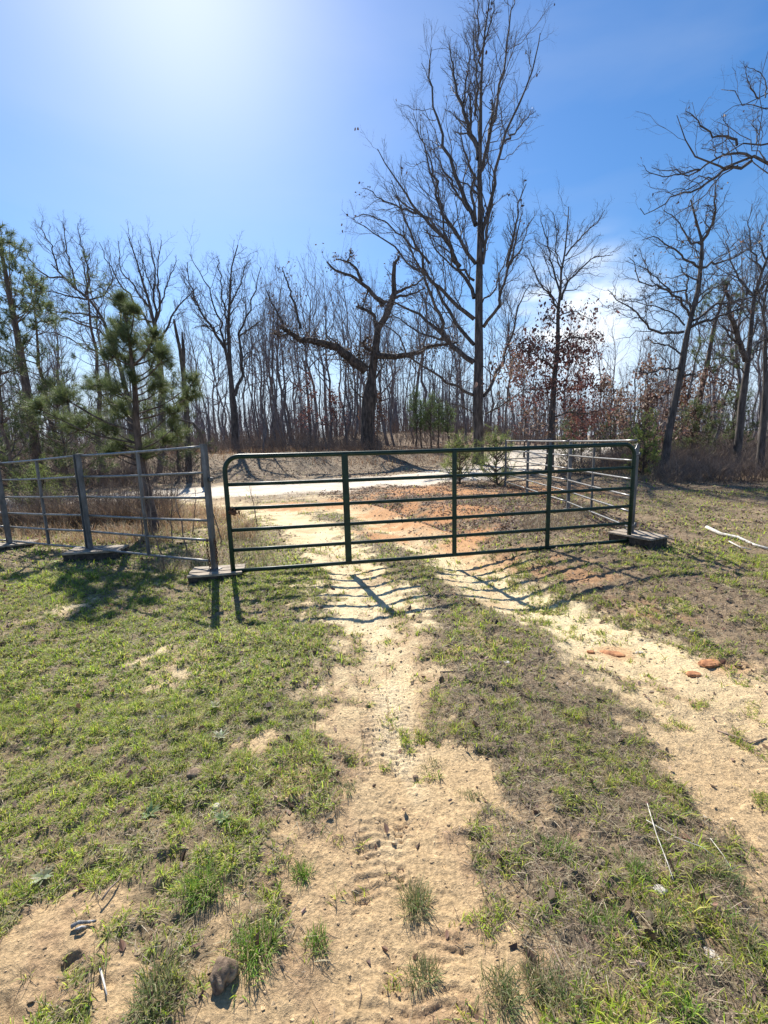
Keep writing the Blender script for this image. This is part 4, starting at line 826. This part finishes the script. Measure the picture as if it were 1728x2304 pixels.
# tall pine at the left edge
Y0 = 15
tp = trace(C1, [(235, 1659), (200, 1400), (160, 1130), (130, 960), (95, 780), (60, 600), (20, 380), (-20, 190)], Y0); tp[0][2] = hz(tp[0][0], Y0)-.05
cl = []
for a, b_, r in [(10, 210, 40), (60, 260, 50), (110, 300, 50), (100, 360, 55), (20, 320, 60), (-30, 280, 60), (60, 420, 55), (130, 450, 50), (0, 450, 60), (60, 520, 60), (190, 530, 55), (240, 520, 50), (260, 570, 45), (220, 620, 55), (150, 600, 50), (250, 680, 45), (300, 690, 30), (100, 660, 55), (10, 600, 60), (-40, 520, 60), (180, 680, 50), (60, 740, 50), (120, 730, 45), (0, 760, 50), (-50, 700, 60), (-40, 850, 60), (-80, 400, 60), (-100, 600, 60), (30, 860, 34), (220, 800, 30), (-60, 980, 50), (150, 880, 28), (280, 760, 28)]:
    cl.append((P(*px(C1, [(a, b_)])[0], Y0 + RNG.uniform(-1.2, 1.2)), wr_(r*2, C1, Y0)*.9))
pine_clusters('tall_pine', 'tallest pine with leaning trunk at the left edge of the photo', tuple(tp[0]), tp, [.16, .15, .13, .115, .10, .08, .06, .03], cl, 72, .22, .011, 60, shoots=6)
def place_pine(name, label, x, Y, Hh, crown0, spread, seed, group=None, nlen=.2, nwid=.012, per=32, dens=.95, cols=PG, cat='pine'):
    tr, cl = gen_pine(Hh, crown0, spread, seed, dens); z = hz(x, Y); o3 = np.array([x, Y, z])
    r = Hh*.013+.012
    return pine_clusters(name, label, (x, Y, z), [t+o3 for t in tr], list(np.linspace(r, .012, 6)), [(c+o3, r_) for c, r_ in cl], seed, nlen, nwid, per, group, 4, cols, cat)
place_pine('back_pine', 'dark thin crowned pine right of the tallest left pine', *P(205, 900, 19)[:2], 9.2, .35, 1.5, 81)
place_pine('back_pine', 'dark slender pine between the two bare trees on the left', *P(105, 900, 17)[:2], 7.6, .15, 1.9, 82)
place_pine('back_pine', 'low dense dark pine at the left edge under the tall pine', *P(20, 980, 13)[:2], 4.4, .05, 1.7, 83)
place_pine('back_pine', 'bushy mid green pine behind the left fence panel', *P(150, 980, 14.5)[:2], 3.7, .05, 1.5, 84)
place_pine('back_pine', 'dark pine filling the gap right of the young pine', *P(400, 1000, 21)[:2], 4.6, .08, 1.8, 86)
place_pine('back_pine', 'dense low pine in the far left corner of the woods', *P(-60, 980, 15)[:2], 5.2, .05, 2.0, 87)
YG = [(.26, .33, .08), (.20, .27, .07), (.32, .38, .12)]
place_pine('pine_seedling', 'tiny light green pine seedling in the dry grass behind the left fence', *G(100, 1170)[:2], .85, .1, .14, 90, nlen=.13, nwid=.004, per=30, cols=YG)
place_pine('pine_seedling', 'small yellow green pine seedling left of the big oak trunk', *G(1035, 1088)[:2], 1.35, .08, .42, 91, nlen=.15, nwid=.006, per=34, dens=.7, cols=YG)
place_pine('pine_seedling', 'small yellow green pine seedling right of the big oak trunk', *G(1120, 1092)[:2], 1.5, .08, .46, 92, nlen=.15, nwid=.006, per=34, dens=.7, cols=YG)
for i, (cx, hh) in enumerate(((1040, 4.0), (1082, 3.4), (1135, 3.6), (1187, 3.3), (1245, 2.9))):
    x_, y_ = P(560+cx/2.765, 1000, 32)[:2]
    place_pine('pine_sapling', ['leftmost and tallest of the five slim pine saplings near the hill top', 'second from left of the five slim pine saplings near the hill top', 'middle one of the five slim pine saplings near the hill top', 'fourth from left of the five slim pine saplings near the hill top', 'rightmost and shortest of the five slim pine saplings near the hill top'][i],
               x_, 32+.7*(i % 2), hh, .36, .48, 95+i, 'pine saplings on the low rise', nlen=.2, nwid=.013, per=22, dens=.75, cols=[(.13, .20, .06), (.18, .25, .08)])
# flat topped pine at right back
Y0 = 24
tp = trace(C3, [(1190, 1560), (1240, 1200), (1290, 980), (1320, 800), (1370, 640), (1400, 560)], Y0); tp[0][2] = hz(tp[0][0], Y0)-.1
cl = []
for a, b_, r in [(1400, 545, 40), (1350, 560, 45), (1300, 590, 45), (1260, 640, 45), (1450, 580, 45), (1480, 620, 45), (1230, 700, 38), (1500, 680, 40), (1560, 690, 40), (1320, 640, 40), (1250, 880, 40), (1310, 860, 40), (1380, 900, 45), (1440, 960, 45), (1200, 960, 40), (1400, 1020, 45), (1340, 980, 40), (1240, 1000, 40), (1460, 1040, 38), (1300, 1060, 36), (1420, 660, 40), (1560, 960, 36)]:
    cl.append((P(*px(C3, [(a, b_)])[0], Y0 + RNG.uniform(-1.2, 1.2)), wr_(r*2, C3, Y0)*.85))
pine_clusters('umbrella_pine', 'dark pine with flat rounded top behind the oaks on the right', tuple(tp[0]), tp, [.19, .17, .14, .11, .08, .04], cl, 75, .2, .014, 50, shoots=6)
HB = [(.34, .42, .09), (.26, .34, .08), (.40, .46, .13)]
place_pine('cedar_bush', 'bright yellow green evergreen bush just right of the gate top', *P(1450, 1000, 17)[:2], 2.1, .05, .6, 101, nlen=.10, nwid=.012, per=34, cols=HB, cat='bush')
for i, (xx, yy, hh, lb) in enumerate(((1290, 26, 2.6, 'dark evergreen bush low in the woods behind the right fence run'), (1640, 21, 3.2, 'dark evergreen shrub in the woods between the two right hand trunks'), (1560, 23, 3.0, 'dark evergreen shrub behind the leaning oak'), (1380, 24, 2.6, 'dim evergreen shrub behind the cedar bush'))):
    place_pine('evergreen_shrub', lb, *P(xx, 1000, yy)[:2], hh, .03, 1.3, 105+i, nlen=.16, nwid=.014, per=30, cat='bush')
print('pines done')

# ------------------------------------------------------------------ generic bare trees, copied through the woods
def proto_tree(Hh, r0, nl, seed, t0=.35, ang=.6, ratio=.42, upc=.3, lv2=(5, 4), double=False, lean=0.0, tipr=.009):
    rng = np.random.default_rng(seed); n = 14
    x = np.cumsum(rng.normal(0, .010, n))*Hh; y = np.cumsum(rng.normal(0, .010, n))*Hh; x -= x[0]; y -= y[0]; z = np.linspace(-.02, 1, n)*Hh; x += lean*z
    tr = np.stack([x, y, z], 1); R = r0*(1-.93*np.linspace(0, 1, n)**.9)
    cur = grow(tr[None], R[None], nl, ang, ratio, upc, rng, tmin=t0, n=8, rr=.6, tip=.012, wig=.04, taper=.65)
    base = (np.concatenate([cur[0], resample(tr[6:], 8)[None]]), np.concatenate([cur[1], np.linspace(R[6], R[-1], 8)[None]]))
    l2 = grow(*base, lv2[0], .6, .42, .12, rng, tmin=.15, n=6, rr=.55, tip=.009, wig=.045)
    l3 = grow(*l2, lv2[1], .65, .52, .06, rng, tmin=.1, n=4, rr=.6, tip=tipr)
    return tr, R, [cur, l2, l3]
PROTO = []
specs = [(15, .17, 15, .42, .55, .36), (17, .15, 16, .5, .5, .30), (14, .12, 14, .35, .6, .38), (18, .19, 17, .45, .55, .34), (12, .10, 12, .3, .65, .40), (16, .13, 14, .55, .45, .30), (13, .15, 15, .3, .7, .42), (11, .07, 12, .35, .55, .33)]
WOODS = 'bare trees of the woods behind the clearing'
def make_generic(i, label, cat='tree', group=WOODS):
    Hh, r0, nl, t0, ang, ratio = specs[i]; tr, R, lv = proto_tree(Hh, r0, nl, 200+i, t0, ang, ratio)
    root = empty('bare_tree', (0, 0, 0), label, cat, group)
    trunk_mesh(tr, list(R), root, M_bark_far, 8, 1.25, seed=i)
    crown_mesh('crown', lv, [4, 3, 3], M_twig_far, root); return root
def copy_tree(src, loc, rz, sc, label, group=None):
    r = src.copy(); S.collection.objects.link(r); r.location = loc; r.rotation_euler = (rng.normal(0, .045), rng.normal(0, .045), rz); r.scale = (sc[0], sc[0], sc[1]); r['label'] = label
    if group: r['group'] = group
    for ch in src.children:
        c = ch.copy(); S.collection.objects.link(c); c.parent = r
        c.matrix_parent_inverse = Matrix.Identity(4)
    return r
rng = np.random.default_rng(77)
ZONES = [(-1e9, 200, 'behind the pines at the left edge'), (200, 430, 'behind the young pine and the fan shaped tree'), (430, 570, 'around the twin trunked vase shaped tree'), (570, 700, 'between the vase shaped tree and the end of the old oak arm'), (700, 800, 'just left of the old broken oak'), (800, 930, 'between the old broken oak and the pine saplings'),
         (930, 1070, 'behind the slim pine saplings on the rise'), (1070, 1200, 'just right of the tallest oak'), (1200, 1330, 'behind the red leaved oak'), (1330, 1480, 'between the red leaved oak and the leaning oak'), (1480, 1600, 'between the leaning oak and the forked tree'), (1600, 1e9, 'behind the brush at the right edge')]
def lab(x_, Y_, ty):
    zn = [c.replace('between the vase shaped tree and the end of the old oak arm', 'between the vase shaped tree and the old oak arm') for a, b_, c in ZONES if a <= x_ < b_][0]
    kind = 'stout bare tree' if Y_ < 33 else 'slender bare tree' if Y_ < 50 else 'thin faint distant tree'
    return kind + ' ' + zn
spots = []
# (source-pixel x, depth, target top y in source px, proto)
hand = [(60, 26, 700, 2), (150, 30, 640, 0), (600, 34, 640, 5), (588, 28, 690, 2), (622, 36, 620, 1), (654, 38, 600, 3), (690, 42, 600, 0), (735, 44, 660, 5), (715, 36, 700, 7), (560, 36, 660, 4), (888, 37, 700, 3), (930, 42, 740, 1), (975, 45, 720, 0), (1125, 34, 640, 3), (1150, 30, 620, 1), (1020, 38, 700, 5),
        (1350, 34, 690, 1), (1385, 38, 720, 3), (1310, 36, 710, 5), (1420, 32, 740, 2), (1270, 40, 700, 0), (1660, 26, 520, 6), (1710, 24, 470, 0), (1600, 30, 600, 3), (1550, 26, 560, 2), (470, 30, 720, 6), (430, 34, 700, 1), (350, 34, 620, 3), (260, 32, 600, 0), (500, 38, 700, 5), (10, 24, 760, 6), (1480, 36, 700, 1), (1230, 32, 700, 6)]
for x_, Y_, ty, pi in hand: spots.append((x_, Y_, ty, pi))
while len(spots) < 205:
    Y_ = 34 + 46*rng.uniform(0, 1)**.8; x_ = rng.uniform(-160, 1890)
    ty = 700 + 60*math.sin(x_*.006) + rng.normal(0, 50) + (Y_-34)*1.6 + (40 if x_ > 1150 else 0)
    wx = P(x_, 1000, Y_)[0]
    if float(pdist(np.array([wx]), np.array([Y_]), ROAD)[0][0]) < 3.5: continue
    spots.append((x_, Y_, ty, int(rng.integers(0, 8))))
protos = {}
for k, (x_, Y_, ty, pi) in enumerate(spots):
    loc = P(x_, 1000, Y_); z = hz(loc[0], Y_); top = P(x_, ty, Y_)[2]; hh = max(6.0, top - z)
    s = hh/specs[pi][0]*rng.uniform(.94, 1.04); wsc = s*rng.uniform(.85, 1.1)
    if pi not in protos:
        r = make_generic(pi, lab(x_, Y_, ty)); protos[pi] = r; r.location = (loc[0], Y_, z-.05); r.rotation_euler = (0, 0, rng.uniform(0, 6.28)); r.scale = (wsc, wsc, s)
    else: copy_tree(protos[pi], (loc[0], Y_, z-.05), rng.uniform(0, 6.28), (wsc*(1 if k < 33 else rng.uniform(.7, 1.5)), s), lab(x_, Y_, ty))
# tan and red leaved understorey saplings
def leafy_sapling(x, Y, Hh, label, pal, seed, dens=.9, group='young leaf holding trees in the understorey', size=.13):
    tr, R, lv = proto_tree(Hh, Hh*.011, 14, seed, .18, .95, .38, .05, (5, 3), tipr=.006); rng = np.random.default_rng(seed); z = hz(x, Y)
    root = empty('leafy_sapling', (x, Y, z), label, 'tree', group); o3 = np.array([x, Y, z])
    trunk_mesh(tr+o3, list(R), root, M_bark, 7, 1.2); lv = [(q_+o3, r_) for q_, r_ in lv]; crown_mesh('crown', lv, [4, 3, 3], M_twig, root)
    b = MB(); V, Q, C = tips_leaves(lv[-1][0], dens, size, pal, rng, 5, .13); b.add(V, Q, None, C); b.build('leaves', M_leaf, root)
def sp(x_, Y_): return P(x_, 1000, Y_)[0]
for i, (x_, Y_, hh, lb, pal) in enumerate([(1440, 21, 4.6, 'young beech like tree full of pale tan leaves left of the leaning oak', TAN), (1385, 24, 4.4, 'tan leaved sapling behind the right end of the gate', TAN), (1600, 23, 4.3, 'rusty leaved sapling between the leaning oak and the forked tree', TAN), (1180, 27, 5.6, 'red brown leaved sapling between the tallest oak and the red leaved oak', RED),
                              (1310, 25, 4.6, 'dark red leaved sapling right of the red leaved oak', RED), (700, 33, 5.0, 'reddish sapling among the thin trunks left of the old oak', RED), (760, 35, 4.4, 'reddish brown sapling close left of the old oak', RED), (1480, 20, 3.4, 'low tan leaved sapling at the foot of the leaning oak', TAN), (850, 33, 4.0, 'brown leaved sapling close right of the old oak', BL), (1540, 27, 4.6, 'brown leaved sapling deep behind the leaning oak', BL)]):
    leafy_sapling(sp(x_, Y_), Y_, hh, lb, pal, 300+i, dens=.55 if i in (5, 6, 8) else .8)
# small bare saplings by the left fence
for i, (u, v, hh, lb) in enumerate([(880, 780, 1.5, 'thin bare sapling leftmost of those right of the young pine trunk'), (1020, 900, 1.35, 'bare sapling with dark stem nearest the pipe panel'), (1075, 740, 1.1, 'short leaning bare sapling behind the pipe panel'), (1160, 800, 1.25, 'bare sapling with a fork near the square post'), (1200, 700, .9, 'small twiggy sapling just left of the square post'), (1370, 760, 1.2, 'bare twiggy sapling between square post and gate'), (240, 700, 1.0, 'lone bare stem behind the far left panel'), (1600, 640, .8, 'tiny bare stem seen through the left end of the gate')]):
    g_ = G(*px(C4, [(u, v)])[0]); tr, R, lv = proto_tree(hh, .011, 7, 400+i, .3, .6, .42, .2, (3, 2), lean=.12*(-1)**i, tipr=.0016)
    lv = [(q_, np.minimum(r_, .006)) for q_, r_ in lv]
    root = empty('bare_sapling', (g_[0], g_[1], hz(g_[0], g_[1])), lb, 'sapling', 'bare saplings by the left fence')
    o3 = np.array(root.location); trunk_mesh(tr+o3, [.011, .009, .006, .003], root, M_twig_red, 6, 1.1); crown_mesh('twigs', [(q_+o3, r_) for q_, r_ in lv], [4, 3, 3], M_twig_red, root)
print('woods done')

# far woods as one mass
rng = np.random.default_rng(99); n = 2000; Yf = rng.uniform(60, 130, n); xf = rng.uniform(-1.15, 1.15, n)*Yf
zf = height(xf, Yf); hf = rng.uniform(4.5, 12, n); u = np.linspace(0, 1, 5)
Q = np.zeros((n, 5, 3)); Q[:, :, 0] = xf[:, None] + rng.normal(0, .15, (n, 5)); Q[:, :, 1] = Yf[:, None] + rng.normal(0, .15, (n, 5)); Q[:, :, 2] = zf[:, None] + hf[:, None]*u - .1
R = rng.uniform(.05, .13, n)[:, None]*(1-.85*u)[None]
c1 = grow(Q, R, 9, .6, .34, .2, rng, tmin=.08, n=4, rr=.5, tip=.016); c2 = grow(*c1, 4, .7, .5, .1, rng, tmin=.2, n=3, rr=.7, tip=.014)
b = MB()
for q_, r_, k in ((Q, R, 4), (*c1, 3), (*c2, 3)): V, qq = tubes(q_, r_, k); b.add(V, qq)
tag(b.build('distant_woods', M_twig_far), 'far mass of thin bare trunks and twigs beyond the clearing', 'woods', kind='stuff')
# brush, brambles and tall dry grass
def stems(n, region, hgt, lean=.35, r=.004, seed=1, keepf=None, fork=3):
    rng = np.random.default_rng(seed); x, y = region(n, rng)
    if keepf is not None: k = keepf(x, y, rng); x, y = x[k], y[k]
    n = len(x); z = height(x, y); h_ = hgt*rng.uniform(.45, 1.2, n); az = rng.uniform(0, 6.28, n); le = np.abs(rng.normal(lean, .25, n)); u = np.linspace(0, 1, 4)
    Q = np.zeros((n, 4, 3)); Q[:, :, 0] = x[:, None] + (np.sin(le)*np.cos(az)*h_)[:, None]*u**1.4; Q[:, :, 1] = y[:, None] + (np.sin(le)*np.sin(az)*h_)[:, None]*u**1.4; Q[:, :, 2] = z[:, None] + (np.cos(le)*h_)[:, None]*u - .02
    R = r*rng.uniform(.6, 1.3, n)[:, None]*(1-.6*u)[None]; out_ = [(Q, R)]
    if fork: out_.append(grow(Q, R, fork, .6, .5, .1, rng, tmin=.25, n=3, rr=.8, tip=r*.4))
    return out_
def wedge(y0, y1, a0, a1):
    def g_(n, rng): y = rng.uniform(y0, y1, n); return rng.uniform(a0, a1, n)*y, y
    return g_
def offroad(x, y, rng): return pdist(x, y, ROAD)[0] > 4.2
b = MB()
for n, reg, hg, r, sd2 in ((9000, wedge(27, 36, -1.0, .0), .9, .008, 1), (4000, wedge(13.5, 20, .62, 1.05), .8, .005, 2), (9000, wedge(17, 30, .25, 1.05), 1.1, .007, 3), (10000, wedge(36, 62, -1.0, 1.0), 1.7, .013, 4), (5000, wedge(15, 26, -1.1, -.42), .9, .007, 5), (9000, wedge(8.6, 12.5, -1.1, -.49), .8, .004, 7), (5000, wedge(12, 19, -1.1, -.55), 1.0, .006, 8), (1800, wedge(10.5, 13.5, .92, 1.2), .7, .004, 6)):
    for q_, r_ in stems(n, reg, hg, .5, r, sd2, offroad): V, qq = tubes(q_, r_, 3); b.add(V, qq)
tag(b.build('brush_thicket', M_twig_red), 'tangled reddish brown brush and briars along the edge of the woods', 'brush', kind='stuff')
rng = np.random.default_rng(123); mb = MB()
for (n, reg, ln, wd, cols) in ((16000, wedge(8.8, 11.2, -1.0, -.47), .55, .008, [(.40, .29, .17), (.34, .22, .13), (.46, .35, .22)]), (26000, wedge(7.2, 13, -.95, -.30), .30, .006, [(.46, .33, .19), (.38, .25, .14), (.52, .41, .26), (.30, .17, .10)]), (9000, wedge(24, 33, -.9, .2), .45, .018, [(.34, .23, .14), (.28, .17, .10)]), (9000, wedge(14, 22, .5, 1.1), .25, .009, [(.36, .27, .17), (.26, .18, .11)]), (5000, wedge(7, 10, .32, .48), .15, .005, STRAW), (4500, wedge(5.4, 8.5, -.55, -.24), .2, .004, STRAW+[(.2, .24, .07)])):
    x, y = reg(n, rng); k = (pdist(x, y, ROAD)[0] > 3.6) & (pdist(x, y, TL)[0] > .9) & (fbm(x, y, 1.2, 66) > .40); x, y = x[k], y[k]; n = len(x)
    V, Q, T, C = blades(np.stack([x, y, height(x, y)-.01], 1), ln*rng.uniform(.4, 1.3, n), wd*rng.uniform(.6, 1.3, n), np.abs(rng.normal(.45, .3, n)), palette(n, cols, rng), rng=rng, droop=.6); mb.add(V, Q, T, C)
tag(mb.build('tall_dry_grass', M_leaf), 'tall tan dry grass standing behind the fences and road', 'dry grass', kind='stuff')

# ------------------------------------------------------------------ foreground things
rng = np.random.default_rng(55)
def tuft(xp, yp, n, ln, spread, label, cols, wd=.0024, lean=.6):
    g_ = GD(xp, yp); x, y = g_[:2]; z = hz(x, y); a = rng.uniform(0, 6.28, n); nc_ = 6; ca = rng.uniform(0, 6.28, nc_); cr_ = spread*rng.uniform(.1, 1.1, nc_); wh = rng.integers(0, nc_, n); r = spread*.55*np.sqrt(rng.uniform(0, 1, n))
    px_, py_ = x+np.cos(a)*r+np.cos(ca[wh])*cr_[wh]*.8, y+np.sin(a)*r+np.sin(ca[wh])*cr_[wh]*.8; pos = np.stack([px_, py_, height(px_, py_)-.004], 1)
    le = np.clip(lean*r/spread + rng.normal(.25, .32, n), 0, 1.45); az = a + rng.normal(0, .9, n); ln = ln*.70; n = n; cols = [tuple(v*1.35 for v in c_) for c_ in cols] + [(.40, .33, .18)]
    V, Q, T, C = blades(pos, ln*rng.uniform(.45, 1.15, n), wd*rng.uniform(.6, 1.25, n), le, palette(n, cols, rng), az, rng, .55)
    o = empty('grass_tuft', (x, y, z), label, 'grass tuft', 'grass tufts on the track and verge')
    MB().add(V, Q, T, C).build('blades', M_grass, o); return o
DG = [(.11, .16, .05), (.13, .18, .06), (.19, .20, .09), (.25, .22, .13)]; BG = [(.14, .25, .03), (.18, .28, .05), (.11, .20, .03)]
for a in [(893, 1925, 320, .10, .062, 'dark grey green grass tuft in the middle of the sandy track', DG), (912, 2085, 220, .085, .045, 'thin ragged grass tuft on the track below the middle one', DG), (1085, 2135, 260, .10, .05, 'rounded dark tuft right of centre near the bottom edge', DG),
          (340, 2155, 420, .11, .075, 'dense dark green tuft near the bottom left', DG), (560, 2045, 380, .11, .085, 'spreading long bladed tuft left of the mud clod', BG), (655, 1885, 190, .075, .04, 'small neat tuft at the left edge of the track', BG), (1195, 1835, 260, .07, .075, 'bright green tuft right of the track furthest up the verge', BG),
          (1300, 1985, 300, .075, .06, 'bright green tuft low on the right verge with dark soil beneath', BG), (1430, 2010, 320, .085, .075, 'broad dull green tuft on the right verge by the pale chip', DG), (1365, 1880, 260, .075, .06, 'mid green tuft on the right verge beside the long straw', BG), (1560, 1900, 300, .085, .07, 'dark green tuft near the right edge', DG), (445, 1925, 420, .10, .10, 'large light green tuft in the left verge', BG),
          (1170, 2110, 300, .09, .08, 'faded thin tuft right of the rounded dark one', DG), (1620, 2060, 240, .07, .06, 'dull tuft close to the right edge near the bottom', DG), (685, 2040, 160, .075, .04, 'small tuft left of the track near the bottom', BG), (740, 1700, 180, .05, .06, 'low tuft on the left side of the track', DG), (1015, 1715, 120, .05, .05, 'small ragged tuft between the two ruts', DG),
          (1480, 2190, 200, .07, .05, 'bright tuft at the bottom edge toward the right', BG), (1240, 2160, 200, .08, .07, 'pale thin tuft at the bottom between two others', DG), (930, 1640, 160, .045, .07, 'flattened tuft in the left rut', DG)]:
    tuft(*a)
def rock(xs, ys, size, label, name, cat, m_, seed, flat=.6, rot=0, k=2, sink=.25, rough=.12):
    rg = np.random.default_rng(seed); v, fcs = lump(rg, k); g_ = G(xs, ys); x, y = g_[:2]; z = hz(x, y)
    d = sum(np.sin(v@rg.normal(0, 2.6*(i+1), 3) + rg.uniform(0, 6))*rough/(i+1) for i in range(4))
    v = v*(1+d)[:, None]; v = np.sign(v)*np.abs(v)**.85; v = v*np.array([size[0], size[1], size[2]]); c_, s_ = math.cos(rot), math.sin(rot); v = v @ np.array([[c_, -s_, 0], [s_, c_, 0], [0, 0, 1]]).T
    o = link(name, mesh(name, v, None, fcs, None, m_, k > 2)); o.location = (x, y, z + size[2]*(1-2*sink)*.6); return tag(o, label, cat)
rock(500, 2215, (.036, .034, .034), 'dark crumbly mud clod by the bottom tuft left of the track', 'mud_clod', 'clod', M_clod, 1, k=4, sink=.1, rough=.24)
rock(440, 1750, (.035, .03, .022), 'dark clod with a shadow hollow in the left grass', 'mud_clod', 'clod', M_clod, 2, k=3)
rock(490, 1822, (.02, .016, .011), 'small rounded tan stone in the left grass', 'small_stone', 'stone', M_stone, 3)
rock(1140, 1491, (.022, .016, .010), 'small white stone in the grass between the ruts', 'white_stone', 'stone', M_stone, 4)
rock(1380, 1453, (.085, .045, .012), 'flat red sandstone slab in the right rut', 'flat_stone', 'stone', M_stone_red, 5, rot=-.3)
rock(1598, 1487, (.075, .045, .018), 'larger red sandstone lump at the far side of the right rut', 'flat_stone', 'stone', M_stone_red, 6, rot=.2)
rock(1562, 1505, (.045, .03, .012), 'smaller red stone beside the larger sandstone lump', 'flat_stone', 'stone', M_stone_red, 7)
rock(1558, 1420, (.03, .02, .012), 'pale stone near the grass edge right of the ruts', 'white_stone', 'stone', M_stone, 8)
rock(1440, 1450, (.03, .014, .006), 'thin pale chip lying beside the flat sandstone slab', 'white_stone', 'stone', M_stone, 9)
rock(1330, 1455, (.03, .02, .010), 'orange stone left of the flat sandstone slab', 'flat_stone', 'stone', M_stone_red, 10)
rock(365, 1622, (.03, .012, .005), 'white flake of litter in the left grass', 'white_flake', 'litter', M_stone, 11)
rock(1592, 2132, (.022, .040, .006), 'large pale bark chip at the bottom right', 'pale_chip', 'chip', M_pale, 12, rot=.5)
rock(1485, 2010, (.022, .018, .012), 'tan stone right of the long straw stem', 'small_stone', 'stone', M_stone, 13)
rock(935, 1730, (.014, .012, .008), 'small dark red pebble on the sandy track', 'small_stone', 'stone', M_clod, 14)
def stick(pts, r, label, m_=M_pale, name='fallen_stick', cat='stick', lift=.006, k=6):
    q_ = [G(a, b) for a, b in pts]; q_ = [np.array([p[0], p[1], hz(p[0], p[1])+lift+.004*math.sin(i*2.)]) for i, p in enumerate(q_)]
    n = len(q_); return tag(MB().tube(q_, np.linspace(r, r*.55, n), k).build(name, m_, None, True), label, cat)
stick([(1455, 1828), (1475, 1895), (1500, 1960), (1513, 2002)], .0022, 'long straight pale straw stem on the right verge', lift=.03)
stick([(1453, 1860), (1520, 1895), (1580, 1925), (1612, 1945)], .0018, 'pale straw stem lying across toward the right edge', lift=.02)
stick([(1598, 1893), (1625, 1935), (1648, 1975)], .0018, 'short pale stem close to the right edge', lift=.02)
stick([(1590, 1192), (1622, 1208), (1660, 1214), (1695, 1228), (1735, 1240)], .030, 'white weathered branch lying in the grass at the right edge', name='fallen_branch', cat='branch', lift=.03, k=8)
stick([(1640, 1222), (1665, 1234), (1690, 1238)], .012, 'thin pale twig beside the white branch at the right edge', name='fallen_branch', cat='branch', lift=.02)
stick([(163, 2105), (180, 2096), (200, 2087), (218, 2085)], .007, 'charred grey stick in the bottom left soil', M_char, lift=.012)
stick([(172, 2112), (186, 2104), (196, 2099)], .005, 'smaller charred stick beside the grey one', M_char, lift=.012)
stick([(228, 2195), (236, 2225), (243, 2255)], .0035, 'pale twig standing in the soil left of the dense tuft', lift=.012)
stick([(1095, 2055), (1098, 2085), (1100, 2112)], .0012, 'thin dark twig upright on the track', M_twig_red, lift=.004)
stick([(808, 2190), (812, 2215), (806, 2250)], .0015, 'thin dark root hanging over the sandy track edge', M_twig_red, lift=.004)
stick([(1615, 1628), (1655, 1640), (1690, 1652), (1728, 1640)], .004, 'dark forked twig on the right rut', M_twig_red, lift=.006)
stick([(232, 2045), (250, 2022), (268, 1998), (278, 1975)], .004, 'curved brown stick in the weeds at lower left', M_twig_red, lift=.02)
stick([(990, 1515), (1018, 1517), (1035, 1516)], .005, 'short dark stick in the grass between the ruts', M_twig_red)
stick([(560, 1018), (590, 1012), (612, 1008)], .05, 'pale log lying at the edge of the woods left of the old oak', name='fallen_log', cat='log', lift=.0)
# rosettes
def rosette(xs, ys, r, label, cols, n=11, m_=M_grass):
    g_ = G(xs, ys); x, y = g_[:2]; z = hz(x, y); az = np.arange(n)*2.4; rg = rng
    V, Q, T, C = blades(np.tile([x, y, z+.006], (n, 1)), r*rg.uniform(.7, 1.1, n), r*.32*rg.uniform(.8, 1.2, n), rg.uniform(.9, 1.25, n), palette(n, cols, rg), az, rg, .25)
    o = empty('weed_rosette', (x, y, z), label, 'weed', 'weed rosettes in the left grass'); MB().add(V, Q, T, C).build('leaves', M_grass, o)
SV = [(.36, .37, .22), (.42, .42, .29)]; LG = [(.20, .28, .12), (.25, .32, .16)]
rosette(497, 1664, .055, 'silvery weed rosette nearest the bare patch in the left grass', SV); rosette(484, 1600, .05, 'silvery weed rosette further up the left grass', SV)
rosette(338, 1838, .055, 'pale green broad leaved rosette in the left grass', LG, 9); rosette(500, 1858, .045, 'small pale rosette by the grass edge near the track', LG)
rosette(100, 1990, .05, 'spidery pale rosette near the left edge', SV, 14); rosette(285, 1660, .04, 'grey green rosette in mid left grass', LG)
print('all done')
